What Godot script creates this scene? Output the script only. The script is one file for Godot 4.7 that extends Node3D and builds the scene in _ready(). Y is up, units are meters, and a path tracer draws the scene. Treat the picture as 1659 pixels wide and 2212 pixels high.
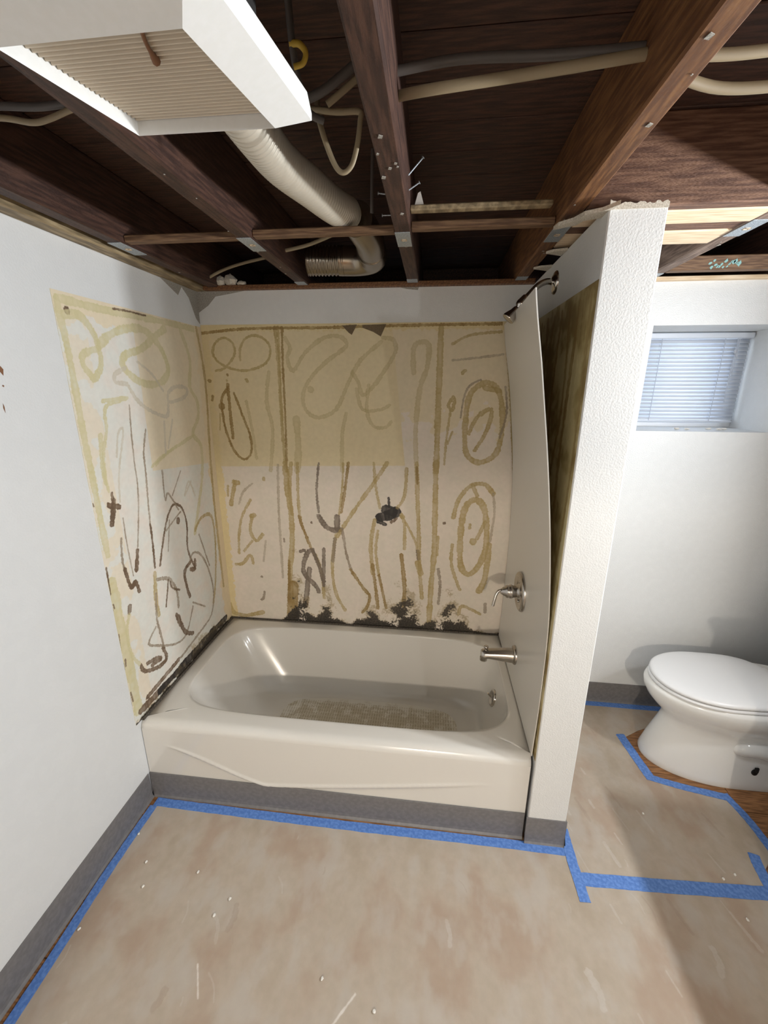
extends Node3D
# A basement bathroom under repair, metres, y up. x runs along the tub (0 at the left wall), z towards the viewer (0 at the wall behind the tub).

const TUB_L := 1.524
const TUB_D := 0.81
const RIM := 0.378
const PART_X := 1.531
const PART_T := 0.136
const PART_Z := 0.826
const TOP := 2.09
const JOIST_Y := 2.1
const DECK_Y := 2.29
const ROOM_X := 2.95
const ROOM_Z := 3.7
const DOOR := [0.76, 1.624, 2.03]
const HALL_Z := 6.2

var M := {}
var used := {}
var rng := RandomNumberGenerator.new()

# ------------------------------------------------------------------ canvas for stains
var _px: PackedByteArray
var _pw := 0
var _ph := 0
var _pu0 := 0.0
var _pv1 := 0.0
var _ps := 0.0
var _na: PackedByteArray
var _nb: PackedByteArray
const INK := {
	"o1": [208, 198, 152, 0.75], "o2": [184, 166, 116, 0.5], "O": [172, 148, 92, 0.72], "Od": [146, 117, 64, 0.85],
	"G": [148, 132, 112, 0.85], "g1": [206, 196, 176, 0.8], "g2": [165, 150, 125, 0.65], "Gd": [120, 106, 92, 0.9],
	"D": [104, 82, 62, 0.92], "B": [40, 35, 32, 0.95], "W": [204, 197, 188, 0.45], "Z": [236, 230, 222, 0.9], "P": [150, 126, 108, 0.2],
}


func _ready() -> void:
	# ---- camera
	var cam := Camera3D.new()
	cam.name = "camera"
	cam.fov = 101.0
	cam.near = 0.02
	cam.position = Vector3(1.124, 1.6615, 2.0742)
	cam.rotation = Vector3(-0.286, 0.1131, 0.0044)
	add_child(cam)
	cam.current = true
	# ---- sky (only behind the blind of the basement window) and exposure
	var env := Environment.new()
	env.background_mode = Environment.BG_COLOR
	env.background_color = Color(0.9, 0.95, 1.0)
	env.background_energy_multiplier = 2.2
	env.tonemap_mode = Environment.TONE_MAPPER_LINEAR
	env.tonemap_exposure = 2.25
	env.sdfgi_enabled = true
	env.ssao_enabled = true
	env.ssil_enabled = true
	var we := WorldEnvironment.new()
	we.name = "world_environment"
	we.environment = env
	add_child(we)
	# ---- the lamp of the room: a bar with five square lit heads over the vanity, facing into the room (built in make_vanity_light)
	var lamp := {"energy": [1.3, 0.42, 0.3, 0.2, 0.52], "turn": [0.11, 0.13, 0.16, 0.1, 0.0], "color": Color(0.97, 0.985, 1.0), "at": [1.1, 1.32, 1.56, 2.2, 2.96], "x": 2.80, "y": 1.75, "r": 0.045}

	# ---- the lamp of the hall behind the viewer, whose light enters by the open doorway (built in make_hall)
	var hall := {"energy": 2.2, "color": Color(1.0, 0.95, 0.88), "at": Vector3(1.2, 2.33, 5.25), "r": 0.06}

	rng.seed = 11
	make_noise()
	make_materials()
	make_shell()
	make_ceiling()
	make_tub()
	make_panel_and_taps()
	make_toilet()
	make_vanity()
	make_vanity_light(lamp)
	make_hall(hall)
	make_window()
	make_fan()
	make_duct_and_cables()
	make_floor_cover()
	make_baseboards()
	make_debris()


# ------------------------------------------------------------------ helpers
func numbered(called: String) -> String:
	used[called] = used.get(called, -1) + 1
	return called if used[called] == 0 else "%s_%03d" % [called, used[called]]


func obj(called: String, st: SurfaceTool, m: Material, parent: Node3D = self) -> MeshInstance3D:
	st.generate_normals()
	return put_mesh(called, st.commit(), m, parent)


func put_mesh(called: String, mesh: Mesh, m: Material, parent: Node3D = self) -> MeshInstance3D:
	var o := MeshInstance3D.new()
	o.name = numbered(called) if parent == self else called
	o.mesh = mesh
	o.material_override = m
	parent.add_child(o, true)
	return o


func thing(called: String, label: String, category: String, at := Vector3.ZERO, group := "") -> Node3D:
	var o := Node3D.new()
	o.name = numbered(called)
	add_child(o)
	o.position = at
	return tag(o, label, category, group)


func tag(o: Node3D, label: String, category: String, group := "") -> Node3D:
	o.set_meta("label", label)
	o.set_meta("category", category)
	if group:
		o.set_meta("group", group)
	return o


func struct(called: String, st: SurfaceTool, m: Material, label: String) -> MeshInstance3D:
	var o := obj(called, st, m)
	o.set_meta("kind", "structure")
	o.set_meta("label", label)
	return o


func mb() -> SurfaceTool:
	var st := SurfaceTool.new()
	st.begin(Mesh.PRIMITIVE_TRIANGLES)
	return st


func tri(st: SurfaceTool, a: Vector3, b: Vector3, c: Vector3, out: Vector3) -> void:
	if (c - a).cross(b - a).dot(out) < 0.0:
		var k := b
		b = c
		c = k
	st.add_vertex(a)
	st.add_vertex(b)
	st.add_vertex(c)


func quad(st: SurfaceTool, a: Vector3, b: Vector3, c: Vector3, d: Vector3, out: Vector3) -> void:
	tri(st, a, b, c, out)
	tri(st, a, c, d, out)


# a box from lo to hi with chamfered edges
func bx(st: SurfaceTool, lo: Vector3, hi: Vector3, b := 0.002, basis := Basis(), origin := Vector3.ZERO) -> void:
	st.set_smooth_group(-1)
	var c := (lo + hi) / 2.0
	var h := (hi - lo) / 2.0
	b = minf(b, minf(h.x, minf(h.y, h.z)) * 0.9)
	var f := func(sx: float, sy: float, sz: float, axis: int) -> Vector3:
		var v := Vector3(sx * (h.x - b), sy * (h.y - b), sz * (h.z - b))
		v[axis] += [sx, sy, sz][axis] * b
		return origin + basis * (c + v)
	for ax in 3:
		var u := (ax + 1) % 3
		var w := (ax + 2) % 3
		for s in [-1.0, 1.0]:
			var p := []
			for k in [[-1, -1], [1, -1], [1, 1], [-1, 1]]:
				var q := Vector3.ZERO
				q[ax] = s
				q[u] = k[0]
				q[w] = k[1]
				p.append(f.call(q.x, q.y, q.z, ax))
			var n := Vector3.ZERO
			n[ax] = s
			quad(st, p[0], p[1], p[2], p[3], basis * n)
		for s in [[-1, -1], [1, -1], [1, 1], [-1, 1]]:
			var q0 := Vector3.ZERO
			q0[u] = s[0]
			q0[w] = s[1]
			var q1 := q0
			q0[ax] = -1
			q1[ax] = 1
			quad(st, f.call(q0.x, q0.y, q0.z, u), f.call(q1.x, q1.y, q1.z, u), f.call(q1.x, q1.y, q1.z, w), f.call(q0.x, q0.y, q0.z, w), basis * (q0 + q1))
	for sx in [-1.0, 1.0]:
		for sy in [-1.0, 1.0]:
			for sz in [-1.0, 1.0]:
				tri(st, f.call(sx, sy, sz, 0), f.call(sx, sy, sz, 1), f.call(sx, sy, sz, 2), basis * Vector3(sx, sy, sz))


func box(called: String, lo: Vector3, hi: Vector3, m: Material, parent: Node3D = self, b := 0.002) -> MeshInstance3D:
	var st := mb()
	bx(st, lo, hi, b)
	return obj(called, st, m, parent)


# rings of points joined by quads; smooth within each call
func loft(st: SurfaceTool, rings: Array, closed := true, flip := false, smooth := 0) -> void:
	st.set_smooth_group(smooth)
	for i in rings.size() - 1:
		var a: PackedVector3Array = rings[i]
		var b: PackedVector3Array = rings[i + 1]
		var n := a.size()
		for k in (n if closed else n - 1):
			var j := (k + 1) % n
			var q := [a[k], a[j], b[j], b[k]]
			if flip:
				q.reverse()
			for t in [0, 1, 2, 0, 2, 3]:
				st.add_vertex(q[t])


func cap(st: SurfaceTool, ring: PackedVector3Array, out: Vector3, smooth := -1) -> void:
	st.set_smooth_group(smooth)
	var c := Vector3.ZERO
	for p in ring:
		c += p
	c /= ring.size()
	for k in ring.size():
		tri(st, c, ring[k], ring[(k + 1) % ring.size()], out)


func spline(pts: Array, per := 6) -> PackedVector3Array:
	var r := PackedVector3Array()
	for i in pts.size() - 1:
		var p0: Vector3 = pts[maxi(i - 1, 0)]
		var p1: Vector3 = pts[i]
		var p2: Vector3 = pts[i + 1]
		var p3: Vector3 = pts[mini(i + 2, pts.size() - 1)]
		for k in per:
			r.append(p1.cubic_interpolate(p2, p0, p3, float(k) / per))
	r.append(pts[-1])
	return r


func tube(st: SurfaceTool, pts: PackedVector3Array, radius: Variant, sides := 10, flat := 1.0) -> void:
	var rings := []
	var up := Vector3(0.13, 0.97, 0.21)
	for i in pts.size():
		var t := (pts[mini(i + 1, pts.size() - 1)] - pts[maxi(i - 1, 0)]).normalized()
		var s := up - t * up.dot(t)
		if s.length() < 0.01:
			s = Vector3(1, 0, 0) - t * t.x
		s = s.normalized()
		up = s
		var w := t.cross(s)
		var rr: float = radius[i] if radius is Array or radius is PackedFloat32Array else radius
		var ring := PackedVector3Array()
		for k in sides:
			var a := TAU * k / sides
			ring.append(pts[i] + (s * cos(a) + w * sin(a) * flat) * rr)
		rings.append(ring)
	loft(st, rings)
	cap(st, rings[0], pts[0] - pts[1])
	cap(st, rings[-1], pts[-1] - pts[-2])


# profile: pairs (distance along axis, radius)
func lathe(st: SurfaceTool, at: Vector3, axis: Vector3, profile: Array, sides := 32) -> void:
	axis = axis.normalized()
	var s := axis.cross(Vector3(0.3, 0.2, 0.93)).normalized()
	var w := axis.cross(s)
	var rings := []
	for p in profile:
		var ring := PackedVector3Array()
		for k in sides:
			var a := TAU * k / sides
			ring.append(at + axis * p[0] + (s * cos(a) + w * sin(a)) * maxf(p[1], 0.0002))
		rings.append(ring)
	loft(st, rings)
	cap(st, rings[0], -axis)
	cap(st, rings[-1], axis)


# a flat sheet cut to an outline on the ground (x, z), with its thickness
func sheet(st: SurfaceTool, outline: PackedVector2Array, y0: float, y1: float, uv := Vector2.ZERO) -> void:
	st.set_smooth_group(-1)
	var idx := Geometry2D.triangulate_polygon(outline)
	for i in range(0, idx.size(), 3):
		var p := []
		for k in 3:
			p.append(outline[idx[i + k]])
		if (p[2] - p[0]).cross(p[1] - p[0]) > 0.0:
			p.reverse()
		for q in p:
			if uv != Vector2.ZERO:
				st.set_uv(q / uv)
			st.add_vertex(Vector3(q.x, y1, q.y))
	for i in outline.size():
		var a := outline[i]
		var b := outline[(i + 1) % outline.size()]
		if uv != Vector2.ZERO:
			st.set_uv(a / uv)
		var out := Vector3((b - a).y, 0, -(b - a).x)
		quad(st, Vector3(a.x, y0, a.y), Vector3(b.x, y0, b.y), Vector3(b.x, y1, b.y), Vector3(a.x, y1, a.y), out)


# a ragged flake on a plane: outline in 2D, mapped by origin + u * x + v * y, with a thickness along n
func flake(st: SurfaceTool, outline: Array, origin: Vector3, u: Vector3, v: Vector3, thick: float) -> void:
	st.set_smooth_group(-1)
	var n := u.cross(v).normalized()
	var pts := PackedVector2Array(outline)
	var idx := Geometry2D.triangulate_polygon(pts)
	var f := func(p: Vector2, h: float) -> Vector3: return origin + u * p.x + v * p.y + n * h
	for i in range(0, idx.size(), 3):
		for s in [0.0, 1.0]:
			tri(st, f.call(pts[idx[i]], s * thick), f.call(pts[idx[i + 1]], s * thick), f.call(pts[idx[i + 2]], s * thick), n * (s * 2 - 1))
	var area := 0.0
	for i in pts.size():
		area += pts[i].cross(pts[(i + 1) % pts.size()])
	for i in pts.size():
		var a := pts[i]
		var b := pts[(i + 1) % pts.size()]
		var e := (b - a) * signf(area)
		quad(st, f.call(a, 0.0), f.call(b, 0.0), f.call(b, thick), f.call(a, thick), u * e.y - v * e.x)


# ------------------------------------------------------------------ textures
func noise_image(frequency: float, octaves: int, sd: int, size := 512) -> Image:
	var n := FastNoiseLite.new()
	n.seed = sd
	n.noise_type = FastNoiseLite.TYPE_SIMPLEX_SMOOTH
	n.frequency = frequency
	n.fractal_octaves = octaves
	var im := n.get_seamless_image(size, size)
	im.convert(Image.FORMAT_L8)
	return im


func make_noise() -> void:
	_na = noise_image(0.012, 5, 3).get_data()
	_nb = noise_image(0.05, 3, 8).get_data()


func ramp(colors: Array) -> Gradient:
	var g := Gradient.new()
	g.offsets = PackedFloat32Array(range(colors.size()).map(func(i): return 0.25 + 0.5 * i / (colors.size() - 1.0)))
	g.colors = PackedColorArray(colors)
	return g


func noise_tex(frequency: float, octaves: int, sd: int, g: Gradient = null, bump := 0.0) -> NoiseTexture2D:
	var t := NoiseTexture2D.new()
	t.width = 512
	t.height = 512
	t.seamless = true
	var n := FastNoiseLite.new()
	n.seed = sd
	n.frequency = frequency
	n.fractal_octaves = octaves
	t.noise = n
	if g:
		t.color_ramp = g
	if bump > 0.0:
		t.as_normal_map = true
		t.bump_strength = bump
	return t


func rgb8(r: float, g: float, b: float) -> Color:
	return Color(r / 255.0, g / 255.0, b / 255.0)


func mat(c: Color, rough := 0.6, metal := 0.0) -> StandardMaterial3D:
	var m := StandardMaterial3D.new()
	m.albedo_color = c
	m.roughness = rough
	m.metallic = metal
	return m


func tri_mat(a: Color, b: Color, rough: float, scale: Vector3, freq := 0.012, oct := 4, sd := 1, bump: Texture2D = null, bump_amount := 0.3) -> StandardMaterial3D:
	var m := mat(Color.WHITE, rough)
	m.albedo_texture = noise_tex(freq, oct, sd, ramp([a, a.lerp(b, 0.5), b]))
	m.uv1_triplanar = true
	m.uv1_world_triplanar = true
	m.uv1_scale = scale
	if bump:
		m.normal_enabled = true
		m.normal_texture = bump
		m.normal_scale = bump_amount
	return m


func make_materials() -> void:
	var peel := noise_tex(0.05, 2, 21, null, 5.0)
	var fine := noise_tex(0.11, 3, 5, null, 4.0)
	M.wall = tri_mat(rgb8(222, 223, 222), rgb8(224, 225, 224), 0.5, Vector3(2, 2, 2), 0.01, 3, 2, fine, 0.12)
	M.wall_window = tri_mat(rgb8(222, 223, 222), rgb8(224, 225, 224), 0.45, Vector3(3, 3, 3), 0.014, 4, 9, fine, 0.3)
	M.wall_alcove = tri_mat(rgb8(222, 222, 219), rgb8(224, 224, 221), 0.5, Vector3(3, 3, 3), 0.014, 4, 10, fine, 0.15)
	M.wall_knock = tri_mat(rgb8(222, 222, 219), rgb8(224, 224, 221), 0.5, Vector3(5, 5, 5), 0.012, 3, 4, peel, 0.22)
	M.joist = tri_mat(rgb8(54, 34, 27), rgb8(84, 57, 45), 0.6, Vector3(14, 14, 1.2), 0.012, 5, 31, fine, 0.3)
	M.joist_warm = tri_mat(rgb8(98, 62, 36), rgb8(138, 96, 58), 0.6, Vector3(14, 14, 1.2), 0.012, 5, 33, fine, 0.3)
	M.joist_grey = tri_mat(rgb8(100, 82, 72), rgb8(146, 126, 112), 0.7, Vector3(14, 14, 1.2), 0.012, 5, 32, fine, 0.4)
	M.header = tri_mat(rgb8(84, 56, 42), rgb8(124, 92, 72), 0.6, Vector3(1.2, 14, 14), 0.012, 5, 34, fine, 0.3)
	M.deck = tri_mat(rgb8(52, 32, 23), rgb8(80, 52, 38), 0.7, Vector3(1.4, 6, 12), 0.012, 5, 35, fine, 0.3)
	M.strip = tri_mat(rgb8(92, 66, 46), rgb8(132, 102, 74), 0.6, Vector3(1.5, 20, 20), 0.012, 5, 37)
	M.new_wood = tri_mat(rgb8(212, 184, 148), rgb8(236, 214, 184), 0.6, Vector3(1.2, 14, 14), 0.012, 4, 39)
	M.plate_wood = tri_mat(rgb8(120, 104, 78), rgb8(172, 152, 118), 0.6, Vector3(6, 6, 1.0), 0.014, 4, 41)
	M.galv = tri_mat(rgb8(150, 158, 164), rgb8(196, 204, 210), 0.45, Vector3(20, 20, 20), 0.02, 3, 43)
	M.galv.metallic = 0.5
	M.enamel = mat(rgb8(222, 218, 210), 0.16)
	M.enamel.clearcoat_enabled = true
	M.enamel.clearcoat = 0.5
	M.enamel.clearcoat_roughness = 0.05
	M.panel = mat(rgb8(226, 222, 214), 0.32)
	M.porcelain = mat(rgb8(236, 235, 231), 0.12)
	M.plastic = mat(rgb8(238, 238, 238), 0.3)
	M.fan_white = tri_mat(rgb8(230, 230, 226), rgb8(233, 233, 230), 0.5, Vector3(6, 6, 6), 0.02, 3, 45)
	M.fan_slat = mat(rgb8(222, 210, 190), 0.5)
	M.dark = mat(rgb8(26, 23, 21), 0.8)
	M.chrome = mat(rgb8(198, 192, 184), 0.16, 1.0)
	M.nickel = tri_mat(rgb8(176, 170, 162), rgb8(200, 194, 186), 0.26, Vector3(20, 20, 20), 0.02, 3, 47)
	M.nickel.metallic = 1.0
	M.base = tri_mat(rgb8(112, 109, 108), rgb8(122, 119, 118), 0.45, Vector3(4, 4, 4), 0.02, 3, 49)
	M.tape = tri_mat(rgb8(84, 126, 198), rgb8(110, 150, 216), 0.6, Vector3(9, 9, 9), 0.014, 4, 51)
	M.cable = mat(rgb8(146, 131, 104), 0.5)
	M.cable_grey = mat(rgb8(88, 82, 78), 0.5)
	M.yellow = mat(rgb8(206, 172, 70), 0.5)
	M.flex = mat(rgb8(206, 198, 182), 0.34, 0.25)
	M.foil = mat(rgb8(158, 148, 134), 0.26, 1.0)
	M.gypsum = tri_mat(rgb8(188, 178, 160), rgb8(222, 214, 200), 0.9, Vector3(14, 14, 14), 0.03, 4, 53, fine, 0.8)
	M.torn = tri_mat(rgb8(138, 134, 126), rgb8(184, 178, 166), 0.9, Vector3(14, 14, 14), 0.03, 4, 55, fine, 0.8)
	M.brown_paper = tri_mat(rgb8(96, 82, 62), rgb8(128, 110, 84), 0.9, Vector3(14, 14, 14), 0.03, 4, 57)
	M.plank = tri_mat(rgb8(120, 80, 46), rgb8(166, 118, 74), 0.45, Vector3(1.4, 10, 12), 0.014, 5, 59)
	M.blind = mat(rgb8(226, 232, 242), 0.4)
	M.blind.backlight_enabled = true
	M.blind.backlight = Color(0.25, 0.27, 0.3)
	M.cord = mat(rgb8(196, 202, 214), 0.7)
	M.pane = mat(Color(0.9, 0.95, 1.0, 0.12), 0.05)
	M.pane.transparency = BaseMaterial3D.TRANSPARENCY_ALPHA
	M.caulk = tri_mat(rgb8(28, 24, 22), rgb8(120, 110, 96), 0.8, Vector3(12, 12, 12), 0.03, 4, 61)
	M.crumb = mat(rgb8(236, 232, 224), 0.9)
	M.rust = mat(rgb8(132, 92, 64), 0.8)
	M.counter = tri_mat(rgb8(206, 200, 190), rgb8(226, 222, 214), 0.3, Vector3(5, 5, 5), 0.03, 4, 63)
	M.teal = mat(rgb8(142, 186, 182), 0.7)


# ---- a canvas of stains: u runs to the right in cm, v up in cm, s pixels per cm
func canvas(w: float, h: float, u0: float, v0: float, s: float) -> void:
	_ps = s
	_pw = int(w * s)
	_ph = int(h * s)
	_pu0 = u0
	_pv1 = v0 + h
	_px = PackedByteArray()
	_px.resize(_pw * _ph * 3)


func blend(i: int, c: Array, a: float) -> void:
	_px[i] = int(_px[i] + (c[0] - _px[i]) * a)
	_px[i + 1] = int(_px[i + 1] + (c[1] - _px[i + 1]) * a)
	_px[i + 2] = int(_px[i + 2] + (c[2] - _px[i + 2]) * a)


func picture() -> ImageTexture:
	return ImageTexture.create_from_image(Image.create_from_data(_pw, _ph, false, Image.FORMAT_RGB8, _px))


# one brushed line of glue or dirt: radius in mm, points u, v in cm
func _stroke(ink: String, radius: float, flat: Array) -> void:
	var c: Array = INK[ink]
	var pts := []
	for i in range(0, flat.size(), 2):
		pts.append(Vector3((flat[i] - _pu0) * _ps, (_pv1 - flat[i + 1]) * _ps, 0))
	var line := spline(pts, 4) if pts.size() > 2 else PackedVector3Array(pts)
	var r0 := maxf(radius * 0.118 * _ps, 0.9)
	var mask := {}
	var along := rng.randf() * 300.0
	for i in line.size() - 1:
		var a := Vector2(line[i].x, line[i].y)
		var b := Vector2(line[i + 1].x, line[i + 1].y)
		var d := b - a
		var l2 := maxf(d.length_squared(), 0.01)
		along += sqrt(l2)
		var r := r0 * (0.72 + 0.56 * _na[int(along * 1.6) % 512 + 512 * 77] / 255.0)
		var x0 := maxi(int(minf(a.x, b.x) - r - 2), 0)
		var x1 := mini(int(maxf(a.x, b.x) + r + 3), _pw)
		var y0 := maxi(int(minf(a.y, b.y) - r - 2), 0)
		var y1 := mini(int(maxf(a.y, b.y) + r + 3), _ph)
		for y in range(y0, y1):
			for x in range(x0, x1):
				var p := Vector2(x, y)
				var t := clampf((p - a).dot(d) / l2, 0.0, 1.0)
				var e := (p - a - d * t).length()
				var nz := _nb[(y * 2 & 511) * 512 + (x * 2 & 511)] / 255.0 - 0.5
				var k := clampf(r - e + nz * minf(r * 0.9, 4.0) + 0.5, 0.0, 1.0)
				if k > 0.0:
					var key := y * _pw + x
					# glue piles up at the rim of the line, thins in its middle
					var rim := 0.78 + 0.22 * smoothstep(0.2, 0.9, e / r)
					mask[key] = maxf(mask.get(key, 0.0), k * rim)
	for key in mask:
		var x: int = key % _pw
		var y: int = key / _pw
		var tone := 0.62 + 0.76 * _na[(y & 511) * 512 + (x * 3 & 511)] / 255.0
		blend(key * 3, c, minf(mask[key] * c[3] * tone, 0.97))


# old paint and paper under the glue; the callable gives yellowing plus painted-in shade
func ground(base: Array, warm: Array, film_shade_color: Array, film_shade: Callable) -> void:
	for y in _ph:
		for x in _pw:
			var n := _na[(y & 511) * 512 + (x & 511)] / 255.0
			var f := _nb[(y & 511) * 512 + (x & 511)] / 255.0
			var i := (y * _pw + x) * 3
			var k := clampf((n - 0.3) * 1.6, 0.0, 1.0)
			var a: float = film_shade.call(_pu0 + x / _ps, _pv1 - y / _ps, n, f)
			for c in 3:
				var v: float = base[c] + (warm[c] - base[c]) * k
				v += (film_shade_color[c] - v) * a
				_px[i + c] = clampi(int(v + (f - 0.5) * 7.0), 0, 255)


# black mould creeping up from the tub: height(u) in cm above the foot
func mould(foot: float, height: Callable, sd: int) -> void:
	for x in _pw:
		var u := _pu0 + x / _ps
		var hh: float = height.call(u) * 1.5
		if hh <= 0.0:
			continue
		for y in range(int((_pv1 - foot - hh * 1.5) * _ps), mini(int((_pv1 - foot) * _ps) + 1, _ph)):
			if y < 0:
				continue
			var v := (_pv1 - y / _ps - foot) / hh
			var n := _na[((y + sd) & 511) * 512 + ((x + sd) & 511)] / 255.0 + _nb[((y * 2 + sd) & 511) * 512 + (x * 2 & 511)] / 255.0 * 0.4 - 0.2
			var k := smoothstep(0.42, 0.56, n - v * 0.8 + 0.36) * (1.0 - 0.35 * clampf(v, 0, 1)) * (0.75 + 0.5 * _nb[(y * 3 & 511) * 512 + (x * 3 & 511)] / 255.0)
			var i := (y * _pw + x) * 3
			blend(i, [150, 128, 84], 0.45 * smoothstep(0.2, 0.5, n * 1.2 - v * 0.5 + 0.1))
			blend(i, [44, 39, 34], minf(0.95 * k, 0.96))


func patch_mesh(st: SurfaceTool, origin: Vector3, u: Vector3, v: Vector3, thick: float, wob := 0.0) -> void:
	# a thin layer on a wall: a grid with its own ragged outer edge and a thickness
	st.set_smooth_group(-1)
	var n := u.cross(v).normalized()
	var p := [origin, origin + u, origin + u + v, origin + v]
	var t := [Vector2(0, 1), Vector2(1, 1), Vector2(1, 0), Vector2(0, 0)]
	var order := [0, 2, 1, 0, 3, 2]
	for k in order:
		st.set_uv(t[k])
		st.add_vertex(p[k] + n * thick)
	for k in 4:
		var j := (k + 1) % 4
		for s in [[k, 0], [j, 0], [j, 1], [k, 0], [j, 1], [k, 1]]:
			st.set_uv(t[s[0]].clamp(Vector2(0.01, 0.01), Vector2(0.99, 0.99)))
			st.add_vertex(p[s[0]] + n * thick * s[1])


# ------------------------------------------------------------------ the room
func make_shell() -> void:
	var st := mb()
	bx(st, Vector3(-0.12, -0.12, -0.35), Vector3(ROOM_X + 0.12, -0.012, ROOM_Z + 0.12), 0.0)
	var fl := struct("floor", st, M.plank, "wood plank floor mostly hidden under taped brown protection paper")
	var row := 0
	var z := 0.0
	while z < ROOM_Z:
		var x := -0.0 - (row % 3) * 0.42
		while x < ROOM_X:
			var x0 := maxf(x, 0.0)
			var x1 := minf(x + 1.22, ROOM_X)
			if x1 - x0 > 0.05:
				box("plank", Vector3(x0 + 0.0008, -0.012, z + 0.0008), Vector3(x1 - 0.0008, 0.0, minf(z + 0.15, ROOM_Z) - 0.0008), M.plank, fl, 0.0015)
			x += 1.22
		z += 0.15
		row += 1
	st = mb()
	bx(st, Vector3(-0.12, 0, -0.3), Vector3(0, TOP, ROOM_Z + 0.12), 0.002)
	var wl := struct("wall_left", st, M.wall, "white painted left wall with bare glue-streaked section beside the tub")
	st = mb()
	bx(st, Vector3(0.0, 0.0, -0.3), Vector3(PART_X + 0.05, TOP, 0.0), 0.0)
	var wb := struct("wall_alcove", st, M.wall_alcove, "far wall behind the tub, bare and streaked with glue below a cream painted strip")
	st = mb()
	for r in [[PART_X + 0.05, 2.045, 0.0, TOP], [2.608, ROOM_X, 0.0, TOP], [2.045, 2.608, 0.0, 1.478], [2.045, 2.608, 1.922, TOP]]:
		bx(st, Vector3(r[0], r[2], -0.3), Vector3(r[1], r[3], 0.0), 0.0)
	struct("wall_back", st, M.wall_window, "bright white wall around the small basement window")
	st = mb()
	bx(st, Vector3(ROOM_X, 0, -0.3), Vector3(ROOM_X + 0.12, TOP, ROOM_Z + 0.12), 0.002)
	struct("wall_right", st, M.wall, "white wall behind the toilet tank and vanity")
	st = mb()
	bx(st, Vector3(0, 0, ROOM_Z), Vector3(DOOR[0], TOP, ROOM_Z + 0.12), 0.002)
	bx(st, Vector3(DOOR[1], 0, ROOM_Z), Vector3(ROOM_X, TOP, ROOM_Z + 0.12), 0.002)
	bx(st, Vector3(DOOR[0], DOOR[2], ROOM_Z), Vector3(DOOR[1], TOP, ROOM_Z + 0.12), 0.0)
	struct("wall_rear", st, M.wall, "white wall behind the viewer")
	st = mb()
	bx(st, Vector3(PART_X, 0, 0.0), Vector3(PART_X + PART_T, TOP + 0.002, PART_Z), 0.003)
	var wp := struct("wall_partition", st, M.wall_knock, "white textured partition wall between the tub and the toilet nook")
	# drywall layer edges at the top of the partition
	st = mb()
	var rag := []
	for i in 25:
		rag.append(Vector2(PART_T * i / 24.0, rng.randf_range(-0.001, 0.006) + (0.006 if i < 4 else 0.0)))
	rag.append(Vector2(PART_T, -0.01))
	rag.append(Vector2(0, -0.01))
	flake(st, rag, Vector3(PART_X, TOP, PART_Z - 0.001), Vector3.RIGHT, Vector3.UP, 0.003)
	obj("ragged_edge", st, M.gypsum, wp)

	# bare wall left of the tub
	canvas(83.2, 156.0, 0.0, 37.6, 6.6)
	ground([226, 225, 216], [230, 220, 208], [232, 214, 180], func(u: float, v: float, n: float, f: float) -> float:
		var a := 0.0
		if u < 50.0 - (v - 140.0) * 0.02 and v > 128.8 + u * 0.095:  # shaded side of this wall, painted in as a beige tint
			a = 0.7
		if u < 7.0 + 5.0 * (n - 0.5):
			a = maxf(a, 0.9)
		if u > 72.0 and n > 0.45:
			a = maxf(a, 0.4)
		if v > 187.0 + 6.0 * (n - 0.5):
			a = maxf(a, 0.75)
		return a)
	_stroke("o1", 11.1, [81.5, 191.3, 81.5, 186.8, 81.0, 180.0, 80.9, 172.9, 81.0, 164.3, 81.2, 155.5, 81.2, 146.9, 81.0, 140.1, 81.0, 130.2, 81.0, 120.7, 80.9, 109.3])
	_stroke("o1", 19.2, [81.4, 99.2, 81.5, 86.1, 81.1, 72.0, 80.6, 55.1, 80.5, 43.3])
	_stroke("o1", 10.3, [81.4, 191.6, 65.1, 191.2, 42.0, 191.8, 17.1, 192.1, 7.2, 192.0])
	_stroke("D", 2.7, [58.2, 192.3, 52.0, 192.7, 46.5, 192.7, 40.6, 192.7])
	_stroke("D", 9.7, [78.5, 188.6, 78.4, 188.4])
	_stroke("o1", 11.1, [80.0, 187.1, 74.4, 187.9, 70.9, 185.4, 68.7, 181.9, 68.1, 178.8])
	_stroke("o1", 11.8, [66.9, 180.2, 60.2, 184.2, 51.2, 186.9, 43.1, 187.2, 36.3, 183.8, 32.1, 178.7, 30.6, 173.1, 35.1, 168.8, 42.9, 167.1, 50.0, 168.2, 56.0, 171.4, 57.9, 174.8, 54.5, 177.8, 45.9, 180.3, 37.3, 185.3, 29.6, 189.3])
	_stroke("o1", 9.8, [68.2, 178.4, 74.8, 176.4, 76.0, 173.2, 73.8, 170.1, 72.4, 168.8, 68.8, 172.2, 67.8, 176.2, 68.7, 178.4])
	_stroke("g1", 6.8, [56.8, 172.8, 62.5, 170.4, 62.7, 167.7, 57.1, 167.0, 53.8, 162.2, 47.6, 157.8, 36.4, 154.3, 33.9, 158.8, 32.7, 163.9, 26.1, 166.4, 18.3, 165.5, 20.8, 162.0, 30.7, 160.0, 33.5, 160.5])
	_stroke("g1", 4.4, [49.5, 175.3, 41.9, 171.1, 36.1, 164.7])
	_stroke("o1", 6.0, [70.5, 161.5, 58.2, 162.3, 67.9, 160.4, 70.6, 157.4, 71.0, 151.9, 74.2, 144.6, 75.4, 137.6, 75.1, 131.0])
	_stroke("o1", 7.7, [74.2, 150.2, 75.7, 141.2, 75.8, 134.1])
	_stroke("D", 5.8, [73.9, 129.9, 74.3, 126.3])
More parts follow.
